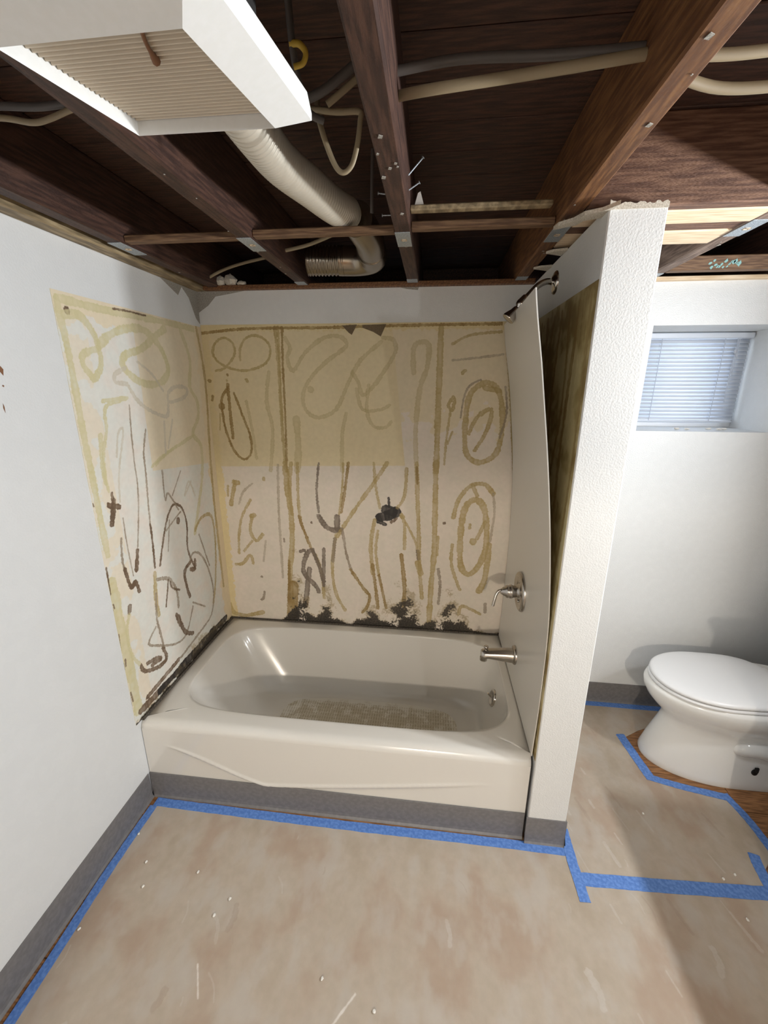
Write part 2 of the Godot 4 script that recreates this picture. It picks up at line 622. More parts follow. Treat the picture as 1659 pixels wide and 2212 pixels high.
	_stroke("D", 9.8, [73.6, 127.2, 74.8, 123.4, 76.4, 119.3])
	_stroke("D", 9.1, [76.3, 126.2, 71.7, 124.4])
	_stroke("g1", 3.6, [68.4, 142.2, 66.0, 150.0, 63.1, 150.8, 68.8, 136.3, 70.7, 126.1])
	_stroke("G", 2.9, [57.7, 159.7, 59.0, 150.1, 60.0, 138.6, 60.2, 130.7, 61.8, 121.3, 65.7, 106.6])
	_stroke("G", 3.9, [50.7, 150.1, 53.9, 141.6, 54.6, 133.6, 56.2, 118.8, 56.9, 107.7])
	_stroke("D", 4.6, [56.7, 112.9, 57.1, 104.2, 58.0, 94.6])
	_stroke("G", 4.2, [73.4, 112.8, 74.7, 105.2, 74.3, 100.1])
	_stroke("D", 7.3, [74.2, 100.8, 73.4, 94.6, 72.2, 92.7, 70.2, 93.9, 68.9, 89.3])
	_stroke("D", 7.8, [66.3, 105.1, 67.2, 102.1, 68.5, 98.3])
	_stroke("G", 2.4, [70.7, 119.8, 71.0, 109.4, 70.6, 96.7])
	_stroke("D", 4.6, [54.7, 94.1, 50.4, 103.5, 45.5, 112.1, 40.0, 116.6, 34.3, 113.6, 32.1, 105.0, 33.9, 93.4, 30.2, 82.4])
	_stroke("G", 3.4, [47.4, 107.1, 37.2, 111.5, 35.5, 112.0])
	_stroke("G", 3.8, [44.3, 132.5, 45.1, 120.2, 42.4, 122.3, 36.8, 113.3])
	_stroke("D", 10.2, [38.1, 109.1, 38.3, 108.3])
	_stroke("o1", 6.4, [47.7, 135.7, 38.4, 139.4, 18.0, 144.2])
	_stroke("o1", 5.2, [50.4, 135.3, 44.5, 137.7, 32.0, 141.2])
	_stroke("g1", 5.3, [38.3, 152.3, 40.1, 139.6])
	_stroke("g1", 4.3, [32.3, 152.7, 38.0, 141.1])
	_stroke("o1", 9.3, [17.6, 189.9, 12.9, 178.2, 15.6, 166.5, 10.9, 159.9, 11.6, 152.3, 17.8, 145.1, 11.9, 138.6, 14.1, 124.7, 19.9, 111.6, 26.4, 99.0])
	_stroke("O", 7.8, [4.2, 193.3, 1.2, 169.4, 3.8, 139.6, 5.3, 118.7, 6.0, 90.8, 5.6, 60.5])
	_stroke("O", 6.7, [26.2, 100.0, 19.6, 104.2, 10.0, 102.3, 9.2, 86.2, 13.5, 66.8, 17.8, 56.9])
	_stroke("D", 7.7, [32.8, 86.7, 38.6, 84.0, 38.6, 76.7, 37.3, 70.7])
	_stroke("G", 4.7, [34.8, 85.5, 30.3, 89.9, 23.7, 86.2, 18.1, 74.8, 16.6, 62.3, 21.2, 51.5, 34.0, 48.5, 50.7, 46.0])
	_stroke("D", 8.6, [29.4, 85.8, 30.3, 81.9, 33.6, 83.0])
	_stroke("O", 9.0, [58.6, 92.1, 60.4, 81.7, 60.2, 73.9])
	_stroke("G", 6.3, [58.0, 89.0, 50.8, 86.1, 46.4, 78.5, 46.7, 70.3])
	_stroke("D", 3.9, [50.9, 85.6, 54.9, 74.9])
	_stroke("D", 3.9, [49.8, 84.1, 49.0, 80.8, 44.3, 77.4])
	_stroke("G", 4.9, [60.0, 83.4, 61.8, 72.9, 61.2, 66.6, 60.3, 58.0])
	_stroke("D", 7.7, [61.0, 58.4, 59.8, 52.5, 64.6, 51.8, 73.2, 55.6, 75.0, 59.4])
	_stroke("D", 7.1, [71.3, 58.1, 65.0, 56.1, 63.3, 54.4, 69.2, 55.6])
	_stroke("G", 4.1, [63.2, 69.8, 68.8, 65.6, 62.6, 60.5, 52.0, 54.5, 43.6, 54.6, 36.0, 64.5])
	_stroke("D", 8.7, [49.0, 67.5, 47.2, 61.1, 47.8, 65.7, 44.9, 56.5, 39.0, 51.6])
	_stroke("D", 8.7, [75.2, 86.0, 75.9, 84.2])
	_stroke("o1", 6.4, [76.2, 83.1, 78.7, 77.5, 78.8, 67.7, 75.7, 60.8])
	_stroke("D", 13.2, [79.6, 41.6, 67.1, 41.3, 51.8, 41.3])
	_stroke("B", 12.7, [67.1, 41.3, 58.2, 41.2, 51.8, 41.3])
	_stroke("B", 19.4, [51.8, 41.3, 33.7, 41.3, 21.2, 41.7])
	_stroke("B", 14.5, [23.3, 41.8, 7.3, 41.6])
	_stroke("D", 8.2, [74.6, 44.3, 52.3, 46.1])
	_stroke("D", 3.1, [82.6, 105.3, 82.9, 98.4, 83.1, 95.2])
	_stroke("D", 2.7, [82.7, 90.9, 82.5, 89.2])
	_stroke("D", 3.3, [83.0, 78.5, 83.7, 69.3])
	_stroke("D", 3.9, [82.2, 67.4, 82.5, 64.9])
	_stroke("D", 3.5, [82.6, 52.9, 82.4, 48.9])
	_stroke("D", 2.5, [83.0, 128.6, 82.8, 127.7])
	_stroke("G", 2.7, [44.3, 110.8, 48.1, 97.9])
	_stroke("G", 2.7, [31.4, 130.0, 39.8, 120.7])
	_stroke("g1", 4.1, [24.4, 123.8, 30.7, 118.4, 26.0, 124.2, 22.5, 116.4])
	_stroke("G", 3.9, [23.2, 96.8, 17.4, 78.0])
	_stroke("G", 3.9, [35.6, 66.5, 25.8, 58.9])
	mould(37.6, func(u: float) -> float: return 1.6 + 2.4 * smoothstep(62.0, 40.0, u) * smoothstep(2.0, 20.0, u), 40)
	st = mb()
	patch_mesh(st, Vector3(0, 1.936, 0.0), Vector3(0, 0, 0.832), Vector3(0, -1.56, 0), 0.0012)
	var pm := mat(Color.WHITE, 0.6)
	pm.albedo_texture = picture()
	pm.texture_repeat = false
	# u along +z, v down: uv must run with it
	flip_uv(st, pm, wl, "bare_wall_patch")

	# bare wall behind the tub
	canvas(153.0, 157.4, 0.0, 37.2, 6.6)
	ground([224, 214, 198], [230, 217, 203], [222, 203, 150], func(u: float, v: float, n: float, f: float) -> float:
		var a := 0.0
		if v > 126.5 + u * 0.028 and u < 99.0 - (v - 130.0) * 0.11:  # tint painted up to the shadow edges, shade put into the wall colour
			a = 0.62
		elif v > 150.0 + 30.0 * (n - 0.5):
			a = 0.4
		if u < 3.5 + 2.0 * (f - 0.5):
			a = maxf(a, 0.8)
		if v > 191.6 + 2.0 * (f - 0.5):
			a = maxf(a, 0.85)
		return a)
	_stroke("O", 5.9, [36.8, 193.1, 37.4, 173.1, 37.2, 155.9, 37.5, 135.7, 37.9, 124.7])
	_stroke("Od", 4.4, [40.2, 193.1, 39.5, 175.0, 39.3, 155.9, 38.4, 124.7])
	_stroke("O", 4.7, [38.3, 193.5, 37.9, 173.1, 37.6, 145.9])
	_stroke("O", 11.7, [114.2, 193.2, 114.3, 156.6, 114.4, 142.2, 114.5, 126.7])
	_stroke("Od", 5.1, [-2.0, 190.8, 22.7, 192.8, 56.4, 192.9, 90.7, 193.4, 117.4, 193.6, 140.6, 193.7])
	_stroke("O", 4.7, [5.4, 174.0, 9.7, 175.0, 15.4, 180.6, 15.5, 186.1, 11.2, 188.9, 6.2, 186.2, 5.1, 180.6, 10.8, 175.9, 21.0, 174.0, 31.6, 177.8, 33.7, 185.1, 28.5, 189.6, 22.4, 188.8, 18.9, 184.3, 18.4, 178.7])
	_stroke("Od", 6.5, [10.9, 167.4, 10.8, 155.6, 11.0, 141.4])
	_stroke("Od", 4.8, [10.8, 166.4, 7.0, 160.5, 6.8, 153.6, 7.6, 145.5, 10.9, 135.2, 15.9, 130.5, 20.1, 134.3, 20.3, 142.6, 17.8, 150.7, 13.7, 163.5])
	_stroke("Od", 12.9, [6.7, 157.3, 6.7, 156.8])
	_stroke("O", 3.1, [5.4, 153.5, 4.5, 145.4])
	_stroke("Od", 6.3, [1.6, 169.3, 1.7, 169.2])
	_stroke("Od", 4.3, [11.2, 172.1, 11.2, 172.0])
	_stroke("Od", 4.4, [2.4, 162.0, 1.9, 160.0])
	_stroke("O", 4.8, [10.6, 169.5, 10.7, 169.3])
	_stroke("O", 6.7, [20.6, 169.8, 21.2, 169.1])
	_stroke("o2", 7.7, [41.4, 188.6, 43.6, 184.1, 41.9, 179.6, 44.5, 174.0, 51.0, 182.3, 60.1, 188.5, 67.9, 188.9, 70.7, 184.9, 61.7, 178.6, 53.5, 171.2, 49.0, 163.7, 49.7, 156.0, 55.7, 152.1, 65.0, 156.1, 71.3, 168.5, 77.3, 178.6, 87.0, 186.5])
	_stroke("o2", 7.9, [87.9, 188.3, 92.6, 187.4, 93.6, 182.1, 88.0, 173.1, 83.1, 166.7, 78.2, 162.9, 76.2, 168.5, 73.4, 173.1])
	_stroke("o2", 6.8, [81.1, 167.6, 80.1, 156.3, 83.0, 148.6, 89.0, 147.7, 92.0, 150.6])
	_stroke("o2", 12.3, [52.5, 165.6, 52.9, 165.1])
	_stroke("o2", 9.9, [102.3, 173.1, 102.1, 183.8, 105.7, 186.4, 109.0, 184.6, 108.4, 174.9, 105.4, 165.8, 103.9, 146.9, 104.9, 127.0])
	_stroke("o2", 8.0, [67.3, 126.0, 67.8, 144.4, 70.0, 154.2])
	_stroke("o2", 6.7, [75.2, 165.7, 78.1, 156.2, 87.0, 156.3, 91.0, 158.3])
	_stroke("o2", 14.4, [43.9, 125.4, 45.1, 137.9, 44.8, 151.0])
	_stroke("o2", 7.8, [29.7, 125.0, 32.3, 145.8, 30.2, 159.7, 32.3, 173.1])
	_stroke("o2", 6.1, [22.6, 131.2, 21.6, 145.7, 19.7, 159.6])
	_stroke("O", 4.7, [119.6, 185.4, 127.6, 189.2, 140.9, 190.4])
	_stroke("g2", 3.9, [119.9, 178.5, 132.7, 179.7, 142.5, 181.0])
	_stroke("O", 7.1, [125.9, 174.0, 124.8, 173.0])
	_stroke("O", 10.5, [127.6, 156.7, 127.4, 145.3, 128.9, 135.6, 135.0, 131.7, 142.4, 135.9, 144.5, 145.6, 144.0, 156.9, 141.0, 166.0, 135.3, 168.7, 129.1, 164.1, 127.3, 154.8])
	_stroke("O", 11.8, [135.4, 166.4, 142.0, 165.1])
	_stroke("O", 7.9, [129.3, 145.4, 132.6, 153.0, 138.9, 156.8, 137.7, 147.4, 132.6, 137.6])
	_stroke("G", 3.6, [125.0, 152.9, 126.3, 163.2, 128.9, 167.8, 133.3, 170.0])
	_stroke("G", 3.7, [144.6, 166.9, 146.1, 155.0, 143.7, 143.7])
	_stroke("O", 6.1, [121.2, 162.2, 119.0, 158.5, 121.0, 156.2, 121.9, 161.3])
	_stroke("O", 4.4, [120.1, 155.7, 118.8, 142.3, 118.3, 130.3])
	_stroke("O", 3.9, [121.5, 146.2, 119.4, 140.3])
	_stroke("O", 6.5, [144.1, 183.6, 148.2, 156.9, 151.9, 128.2])
	_stroke("O", 7.3, [-5.9, 192.7, -2.0, 190.8])
	_stroke("O", 11.8, [37.6, 129.1, 37.9, 116.2, 39.2, 100.7, 38.8, 84.6, 36.5, 66.4, 36.6, 47.4])
	_stroke("O", 8.7, [40.8, 129.1, 39.1, 115.2, 39.8, 101.9])
	_stroke("Od", 7.0, [36.5, 74.9, 35.6, 57.6])
	_stroke("Od", 26.2, [37.9, 60.2, 36.3, 42.2])
	_stroke("O", 11.4, [114.3, 130.9, 114.8, 104.8, 115.1, 82.5, 114.2, 64.8, 113.8, 42.6])
	_stroke("O", 8.9, [9.8, 118.7, 8.9, 115.3, 6.3, 106.3])
	_stroke("O", 5.1, [5.6, 116.3, 5.0, 110.8])
	_stroke("O", 11.0, [9.2, 118.4, 11.2, 118.0])
	_stroke("O", 5.9, [17.3, 108.9, 11.9, 99.7, 9.2, 89.1, 8.1, 78.3])
	_stroke("O", 7.7, [17.7, 100.5, 15.8, 91.7, 18.7, 86.0, 22.5, 89.7])
	_stroke("O", 11.5, [17.1, 100.1, 18.6, 100.5])
	_stroke("O", 5.4, [11.2, 79.6, 16.4, 85.9])
	_stroke("O", 7.3, [5.7, 71.4, 9.9, 72.3, 14.5, 77.4, 15.8, 72.6])
	_stroke("g2", 4.4, [10.8, 106.5, 13.8, 113.3, 19.2, 117.8])
	_stroke("g2", 4.9, [24.0, 86.2, 21.9, 74.1])
	_stroke("O", 7.6, [25.6, 120.7, 25.6, 120.2])
	_stroke("g2", 5.3, [33.7, 127.9, 32.6, 103.9, 32.4, 84.3, 32.3, 64.9])
	_stroke("O", 6.6, [44.1, 129.2, 43.5, 109.8, 44.1, 98.7])
	_stroke("Od", 6.5, [43.6, 100.9, 45.0, 95.3, 49.4, 82.7, 53.6, 73.4])
	_stroke("O", 6.7, [51.5, 79.3, 54.5, 68.6, 55.4, 53.8])
	_stroke("Gd", 7.1, [43.1, 81.0, 45.4, 81.6])
	_stroke("Gd", 10.5, [50.0, 82.1, 47.1, 80.2, 44.4, 72.9, 45.3, 66.9, 50.8, 61.0, 52.4, 57.4])
	_stroke("Gd", 8.1, [56.2, 83.0, 55.4, 61.3])
	_stroke("Gd", 9.1, [50.0, 81.6, 53.5, 72.2, 55.5, 63.8])
	_stroke("Gd", 12.9, [47.7, 70.7, 44.3, 48.0])
	_stroke("Gd", 4.9, [55.3, 129.5, 53.6, 115.6, 54.2, 103.6])
	_stroke("Gd", 11.4, [54.1, 101.5, 57.8, 95.8, 62.1, 94.0, 65.7, 94.4])
	_stroke("Gd", 15.9, [64.0, 101.1, 63.8, 94.9])
	_stroke("O", 4.3, [67.9, 129.8, 67.1, 117.1, 65.1, 102.9])
	_stroke("Od", 6.5, [70.5, 129.8, 68.1, 113.9, 66.2, 104.0])
	_stroke("O", 8.2, [90.1, 130.3, 84.0, 120.8, 75.5, 108.7, 68.8, 98.5, 63.7, 90.4])
	_stroke("O", 7.3, [63.2, 91.5, 61.1, 79.8, 60.7, 66.5, 62.7, 55.5, 67.1, 47.0])
	_stroke("G", 7.2, [62.5, 89.2, 61.0, 76.2])
	_stroke("G", 5.3, [66.6, 95.1, 68.4, 81.3, 71.6, 69.6])
	_stroke("Od", 6.8, [70.5, 71.9, 78.2, 60.2, 81.0, 56.7, 79.8, 50.4, 76.9, 46.4])
	_stroke("O", 5.8, [83.5, 130.2, 84.5, 117.7, 86.6, 107.0])
	_stroke("B", 24.0, [89.8, 106.2, 93.5, 105.3])
	_stroke("B", 22.0, [86.6, 102.0, 91.4, 103.3, 94.5, 105.1])
	_stroke("B", 7.8, [85.5, 99.8, 89.3, 98.3])
	_stroke("B", 4.9, [91.1, 112.5, 91.3, 107.7])
	_stroke("D", 6.6, [92.5, 99.5, 95.1, 101.6])
	_stroke("O", 6.9, [99.9, 127.5, 99.1, 113.9, 95.5, 107.3])
	_stroke("O", 8.6, [83.9, 100.3, 81.7, 86.6, 82.8, 70.2])
	_stroke("Od", 7.4, [82.6, 75.0, 84.4, 60.6, 85.5, 49.5])
	_stroke("O", 5.8, [85.5, 94.7, 84.4, 83.3, 86.1, 69.2])
	_stroke("Od", 6.3, [86.1, 69.2, 90.1, 49.8])
	_stroke("O", 9.9, [97.7, 103.6, 98.3, 102.5])
	_stroke("O", 7.2, [97.7, 103.0, 99.4, 98.7, 99.6, 85.2])
	_stroke("Od", 9.1, [98.0, 81.6, 100.0, 64.0, 99.6, 51.7])
	_stroke("O", 5.1, [99.9, 99.8, 105.4, 88.9, 106.7, 79.7])
	_stroke("Gd", 8.1, [106.6, 84.3, 107.2, 79.8])
	_stroke("O", 8.4, [104.8, 130.7, 105.9, 109.8, 106.9, 92.3, 107.9, 74.0, 109.5, 57.3])
	_stroke("Od", 5.2, [104.9, 128.6, 105.4, 120.4])
	_stroke("O", 14.2, [106.8, 77.4, 108.5, 71.7])
	_stroke("O", 12.8, [130.3, 110.7, 135.2, 113.0, 139.6, 106.8, 141.4, 89.4, 138.5, 78.0, 133.6, 72.5, 129.1, 77.5, 128.2, 94.4, 129.1, 106.4, 131.3, 111.2])
	_stroke("O", 8.7, [124.1, 103.5, 126.2, 112.7, 131.8, 120.1, 138.6, 120.9, 142.9, 116.3])
	_stroke("g2", 4.8, [142.9, 116.3, 144.2, 105.9, 142.9, 89.5])
	_stroke("O", 12.8, [142.9, 89.5, 142.1, 71.2, 139.5, 63.4])
	_stroke("O", 8.3, [132.8, 120.2, 135.1, 115.1])
	_stroke("O", 13.3, [134.6, 91.0, 134.7, 90.6])
	_stroke("O", 7.0, [136.5, 92.5, 140.0, 101.4])
	_stroke("O", 6.5, [132.5, 100.0, 132.6, 97.9])
	_stroke("O", 6.9, [124.3, 88.6, 124.4, 77.2, 129.4, 63.4])
	_stroke("O", 5.1, [116.9, 92.8, 116.7, 82.6])
	_stroke("G", 6.0, [117.6, 74.5, 119.0, 65.1, 118.4, 54.2])
	_stroke("O", 7.3, [129.6, 48.8, 131.5, 53.8, 140.9, 49.6])
	_stroke("G", 6.1, [143.2, 55.8, 143.5, 51.0])
	_stroke("O", 10.0, [-0.5, 46.3, 1.4, 41.1, 8.7, 39.6, 18.7, 42.3])
	_stroke("G", 5.6, [19.9, 64.8, 20.3, 64.6])
	_stroke("G", 5.2, [21.0, 55.4, 20.1, 51.5, 18.8, 50.4])
	_stroke("G", 4.7, [34.4, 87.9, 34.5, 86.1])
	_stroke("D", 4.0, [50.1, 97.8, 50.2, 97.5])
	_stroke("D", 5.5, [119.5, 100.2, 119.7, 100.2])
	mould(37.2, func(u: float) -> float:
		return (1.2 + 20.0 * exp(-pow((u - 40.0) / 6.0, 2)) + 11.0 * exp(-pow((u - 57.0) / 6.0, 2)) + 8.0 * exp(-pow((u - 80.0) / 9.0, 2)) + 16.0 * exp(-pow((u - 100.0) / 9.0, 2)) + 13.0 * exp(-pow((u - 125.0) / 9.0, 2))) * smoothstep(22.0, 34.0, u), 90)
	# the hole where a soap dish sat
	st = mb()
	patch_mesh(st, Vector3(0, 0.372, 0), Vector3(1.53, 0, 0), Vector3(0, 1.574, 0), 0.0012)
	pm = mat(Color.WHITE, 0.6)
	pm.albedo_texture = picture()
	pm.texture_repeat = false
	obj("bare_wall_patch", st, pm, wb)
	# pale board the upper strip of the alcove: torn notches in the paper at the top edge of the bare patch
	st = mb()
	flake(st, [Vector2(0.0, 0.0), Vector2(0.07, 0.004), Vector2(0.045, -0.04), Vector2(0.03, -0.03)], Vector3(0.69, 1.936, 0.0013), Vector3.RIGHT, Vector3.UP, 0.0012)
	flake(st, [Vector2(0.0, 0.0), Vector2(0.11, 0.002), Vector2(0.085, -0.05), Vector2(0.05, -0.03), Vector2(0.0, -0.012)], Vector3(0.785, 1.938, 0.0013), Vector3.RIGHT, Vector3.UP, 0.0012)
	obj("torn_paper", st, M.brown_paper, wb)
	# torn corner of the plaster above the left end
	st = mb()
	flake(st, [Vector2(0.0, 0.0), Vector2(0.28, 0.0), Vector2(0.16, -0.045), Vector2(0.125, -0.005), Vector2(0.075, -0.04), Vector2(0.03, -0.12), Vector2(0.0, -0.14)], Vector3(0.0012, TOP, 0.002), Vector3(0, 0, 1), Vector3.UP, 0.0015)
	obj("torn_plaster", st, M.torn, wl)
	st = mb()
	flake(st, [Vector2(0.0, 0.0), Vector2(0.26, 0.004), Vector2(0.16, -0.012), Vector2(0.09, -0.022), Vector2(0.05, -0.06), Vector2(0.0, -0.09)], Vector3(0.001, TOP, 0.0005), Vector3.RIGHT, Vector3.UP, 0.0015)
	flake(st, [Vector2(0.0, 0.0), Vector2(0.085, 0.002), Vector2(0.08, -0.012), Vector2(0.03, -0.007)], Vector3(0.955, TOP, 0.0005), Vector3.RIGHT, Vector3.UP, 0.002)
	obj("torn_plaster", st, M.torn, wb)

	# the glue-stained side of the partition, behind the loose panel
	canvas(82.0, 155.0, 0.0, 38.0, 3.0)
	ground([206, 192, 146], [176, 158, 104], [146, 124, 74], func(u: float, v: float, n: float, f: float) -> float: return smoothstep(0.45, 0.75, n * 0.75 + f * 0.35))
	for k in 9:
		var u := 6.0 + k * 9.0
		_stroke("Od", rng.randf_range(6, 12), [u, 190.0, u + rng.randf_range(-4, 4), 160.0, u + rng.randf_range(-6, 6), 130.0, u + rng.randf_range(-6, 6), 90.0, u, 45.0])
	for k in 3:
		_stroke("o2", 12.0, [70.0 + k * 4, 191.0, 72.0 + k * 3, 150.0, 68.0 + k * 4, 110.0, 74.0, 60.0])
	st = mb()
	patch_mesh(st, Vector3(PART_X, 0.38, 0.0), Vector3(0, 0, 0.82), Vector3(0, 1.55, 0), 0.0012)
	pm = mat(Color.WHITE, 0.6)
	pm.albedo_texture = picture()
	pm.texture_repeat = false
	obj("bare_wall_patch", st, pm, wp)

	# nicks in the paint near the left edge of the view
	for s in [[1.7, 1.036, 0.006, 0.012], [1.662, 1.041, 0.003, 0.003], [1.606, 1.053, 0.002, 0.012]]:
		st = mb()
		flake(st, [Vector2(-s[2], 0), Vector2(0, s[3]), Vector2(s[2], s[3] * 0.3), Vector2(s[2] * 0.4, -s[3])], Vector3(0.0002, s[0], s[1]), Vector3(0, 0, -1), Vector3.UP, 0.0006)
		obj("paint_chip", st, M.rust, wl)


func flip_uv(_st: SurfaceTool, m: Material, parent: Node3D, called: String) -> void:
	# the left wall is seen from +x: its picture's u runs from the corner towards the viewer
	var st := mb()
	st.set_smooth_group(-1)
	var p := [Vector3(0.0012, 0.376, 0), Vector3(0.0012, 0.376, 0.832), Vector3(0.0012, 1.936, 0.832), Vector3(0.0012, 1.936, 0)]
	var t := [Vector2(0, 1), Vector2(1, 1), Vector2(1, 0), Vector2(0, 0)]
	for k in [0, 1, 2, 0, 2, 3]:
		st.set_uv(t[k])
		st.add_vertex(p[k])
	for k in 4:
		var j := (k + 1) % 4
		for s in [[k, 0], [j, 0], [j, 1], [k, 0], [j, 1], [k, 1]]:
			st.set_uv(t[s[0]].clamp(Vector2(0.01, 0.01), Vector2(0.99, 0.99)))
			st.add_vertex(p[s[0]] * Vector3(s[1], 1, 1))
	obj(called, st, m, parent)


func make_ceiling() -> void:
	var st := mb()
	bx(st, Vector3(-0.12, DECK_Y + 0.02, -0.6), Vector3(ROOM_X + 0.12, DECK_Y + 0.1, ROOM_Z + 0.12), 0.0)
	var ce := struct("ceiling", st, M.deck, "open ceiling of dark subfloor boards above the joists")
	var z := -0.6
	while z < ROOM_Z + 0.1:
		box("subfloor_board", Vector3(-0.12, DECK_Y, z + 0.002), Vector3(ROOM_X + 0.12, DECK_Y + 0.02, minf(z + 0.14, ROOM_Z + 0.12) - 0.002), M.deck, ce, 0.002)
		z += 0.14
	# rim boards close the joist bays above the walls
	var rims := [[Vector3(-0.12, TOP, -0.6), Vector3(-0.04, DECK_Y, ROOM_Z + 0.12)], [Vector3(ROOM_X + 0.04, TOP, -0.6), Vector3(ROOM_X + 0.12, DECK_Y, ROOM_Z + 0.12)],
		[Vector3(-0.04, TOP, -0.6), Vector3(ROOM_X + 0.04, DECK_Y, -0.55)], [Vector3(-0.04, TOP, ROOM_Z + 0.04), Vector3(ROOM_X + 0.04, DECK_Y, ROOM_Z + 0.12)]]
	for i in rims.size():
		st = mb()
		bx(st, rims[i][0], rims[i][1], 0.002)
		struct("trim_%d" % (i + 1), st, M.joist, "dark rim board closing the joist bays above a wall")
	# the ledge of the thick foundation wall behind the bath
	st = mb()
	bx(st, Vector3(-0.04, TOP - 0.05, -0.55), Vector3(ROOM_X + 0.04, TOP - 0.002, -0.3), 0.0)
	struct("trim_5", st, M.joist, "wood ledge above the far wall inside the joist bays")
	st = mb()
	bx(st, Vector3(-0.04, TOP, -0.3), Vector3(0.05, JOIST_Y + 0.016, ROOM_Z), 0.003)
	struct("trim_6", st, M.plate_wood, "weathered wood plate along the top of the left wall")
	st = mb()
	bx(st, Vector3(0.05, TOP, 0.0), Vector3(PART_X, TOP + 0.018, 0.035), 0.002)
	struct("trim_7", st, M.joist_warm, "narrow brown plate along the top of the wall behind the tub")
	st = mb()
	bx(st, Vector3(PART_X + PART_T, TOP, -0.04), Vector3(ROOM_X, TOP + 0.014, 0.03), 0.002)
	struct("trim_8", st, M.new_wood, "pale wood plate along the top of the window wall")

	# joists
	var xs := [0.1, 0.528, 1.015, 1.468, 1.985, 2.45]
	var names := ["dark ceiling joist running along the left wall", "dark ceiling joist just left of the white flexible duct", "dark ceiling joist in the middle, right of the exhaust fan", "brown ceiling joist running over the left edge of the partition top", "weathered ceiling joist right of the partition with a bright metal plate", "ceiling joist above the toilet nook by the right wall"]
	for i in xs.size():
		var x: float = xs[i]
		var j := thing("ceiling_joist", names[i], "joist", Vector3(x, JOIST_Y, 0), "ceiling joists")
		box("beam", Vector3(-0.024, 0, -0.54), Vector3(0.024, DECK_Y - JOIST_Y, ROOM_Z + 0.03), [M.joist, M.joist, M.joist, M.joist_warm, M.joist_grey, M.joist][i], j, 0.004)
		for p in [[0.53, 0.66], [0.045, 0.10]]:
			if i == 0 and p[0] < 0.1:
				continue
			st = mb()
			bx(st, Vector3(-0.024, -0.002, p[0]), Vector3(0.021, 0.0, p[1]), 0.0005)
			var pl := obj("nail_plate", st, M.galv, j)
			pl.set_meta("label", "grey metal nail plate under the joist")
			if p[0] > 0.1:
				st = mb()
				for s in [[-0.008, -0.008, 0.008, -0.005], [-0.008, 0.005, 0.008, 0.008], [-0.008, -0.008, -0.005, 0.008], [0.005, -0.008, 0.008, 0.008]]:
					bx(st, Vector3(s[0], -0.0035, 0.595 + s[1]), Vector3(s[2], -0.002, 0.595 + s[3]), 0.0004)
				obj("stamped_square", st, M.new_wood, pl)
		# flakes of old paint and plaster stuck to the underside, nail ends
		st = mb()
		for k in 8:
			var zz := rng.randf_range(0.2, 1.5)
			var w := rng.randf_range(0.0015, 0.0055)
			flake(st, [Vector2(-w, -w * 0.5), Vector2(w * 0.5, -w), Vector2(w, w * 0.8), Vector2(-w * 0.4, w * 1.6)], Vector3(rng.randf_range(-0.02, 0.02), -0.0008, zz), Vector3.RIGHT, Vector3(0, 0, 1), 0.001)
		obj("paint_flecks", st, M.torn, j).set_meta("kind", "stuff")

	# ledger strips between the joists, above the middle of the tub
	var spans := [[0.124, 0.504, 0.632, M.strip], [0.552, 0.991, 0.638, M.strip], [1.039, 1.444, 0.655, M.strip]]
	var sl := ["thin brown ledger strip between the joists nearest the left wall", "thin brown ledger strip in front of the metal duct elbow", "thin brown ledger strip between the middle joist and the partition joist"]
	for i in 3:
		var s: Array = spans[i]
		st = mb()
		bx(st, Vector3(s[0], JOIST_Y + 0.004, s[2] - 0.018), Vector3(s[1], JOIST_Y + 0.024, s[2] + 0.014), 0.003)
		tag(obj("ledger_strip", st, s[3]), sl[i], "wood strip", "ledger strips between the joists")
	st = mb()
	bx(st, Vector3(1.039, JOIST_Y + 0.03, 0.70), Vector3(1.42, JOIST_Y + 0.044, 0.728), 0.003)
	tag(obj("ledger_strip", st, M.plate_wood), "short pale lath lying above the strip left of the partition", "wood strip", "ledger strips between the joists")
	# blocking right of the partition
	st = mb()
	bx(st, Vector3(1.492, JOIST_Y - 0.002, 0.752), Vector3(1.961, DECK_Y, 0.79), 0.003)
	tag(obj("blocking", st, M.header), "dark brown blocking board above the partition top", "wood block", "blocking between the joists")
	st = mb()
	bx(st, Vector3(1.492, JOIST_Y, 0.645), Vector3(1.961, JOIST_Y + 0.09, 0.74), 0.003)
	tag(obj("blocking", st, M.new_wood), "pale new lumber block right of the partition top, nearer one", "wood block", "blocking between the joists")
	st = mb()
	bx(st, Vector3(1.492, JOIST_Y + 0.004, 0.578), Vector3(1.961, JOIST_Y + 0.09, 0.642), 0.003)
	tag(obj("blocking", st, M.header), "dark brown board squeezed between the two pale lumber blocks", "wood block", "blocking between the joists")
	st = mb()
	bx(st, Vector3(1.492, JOIST_Y + 0.002, 0.455), Vector3(1.961, JOIST_Y + 0.09, 0.575), 0.003)
	tag(obj("blocking", st, M.new_wood), "pale new lumber block right of the partition top, farther one", "wood block", "blocking between the joists")
	st = mb()
	bx(st, Vector3(2.009, JOIST_Y + 0.0, 0.095), Vector3(2.426, JOIST_Y + 0.05, 0.135), 0.003)
	var tb := thing("marked_strip", "light wood strip with a teal paint mark above the window", "wood strip")
	obj("strip", st, M.strip, tb)
	st = mb()
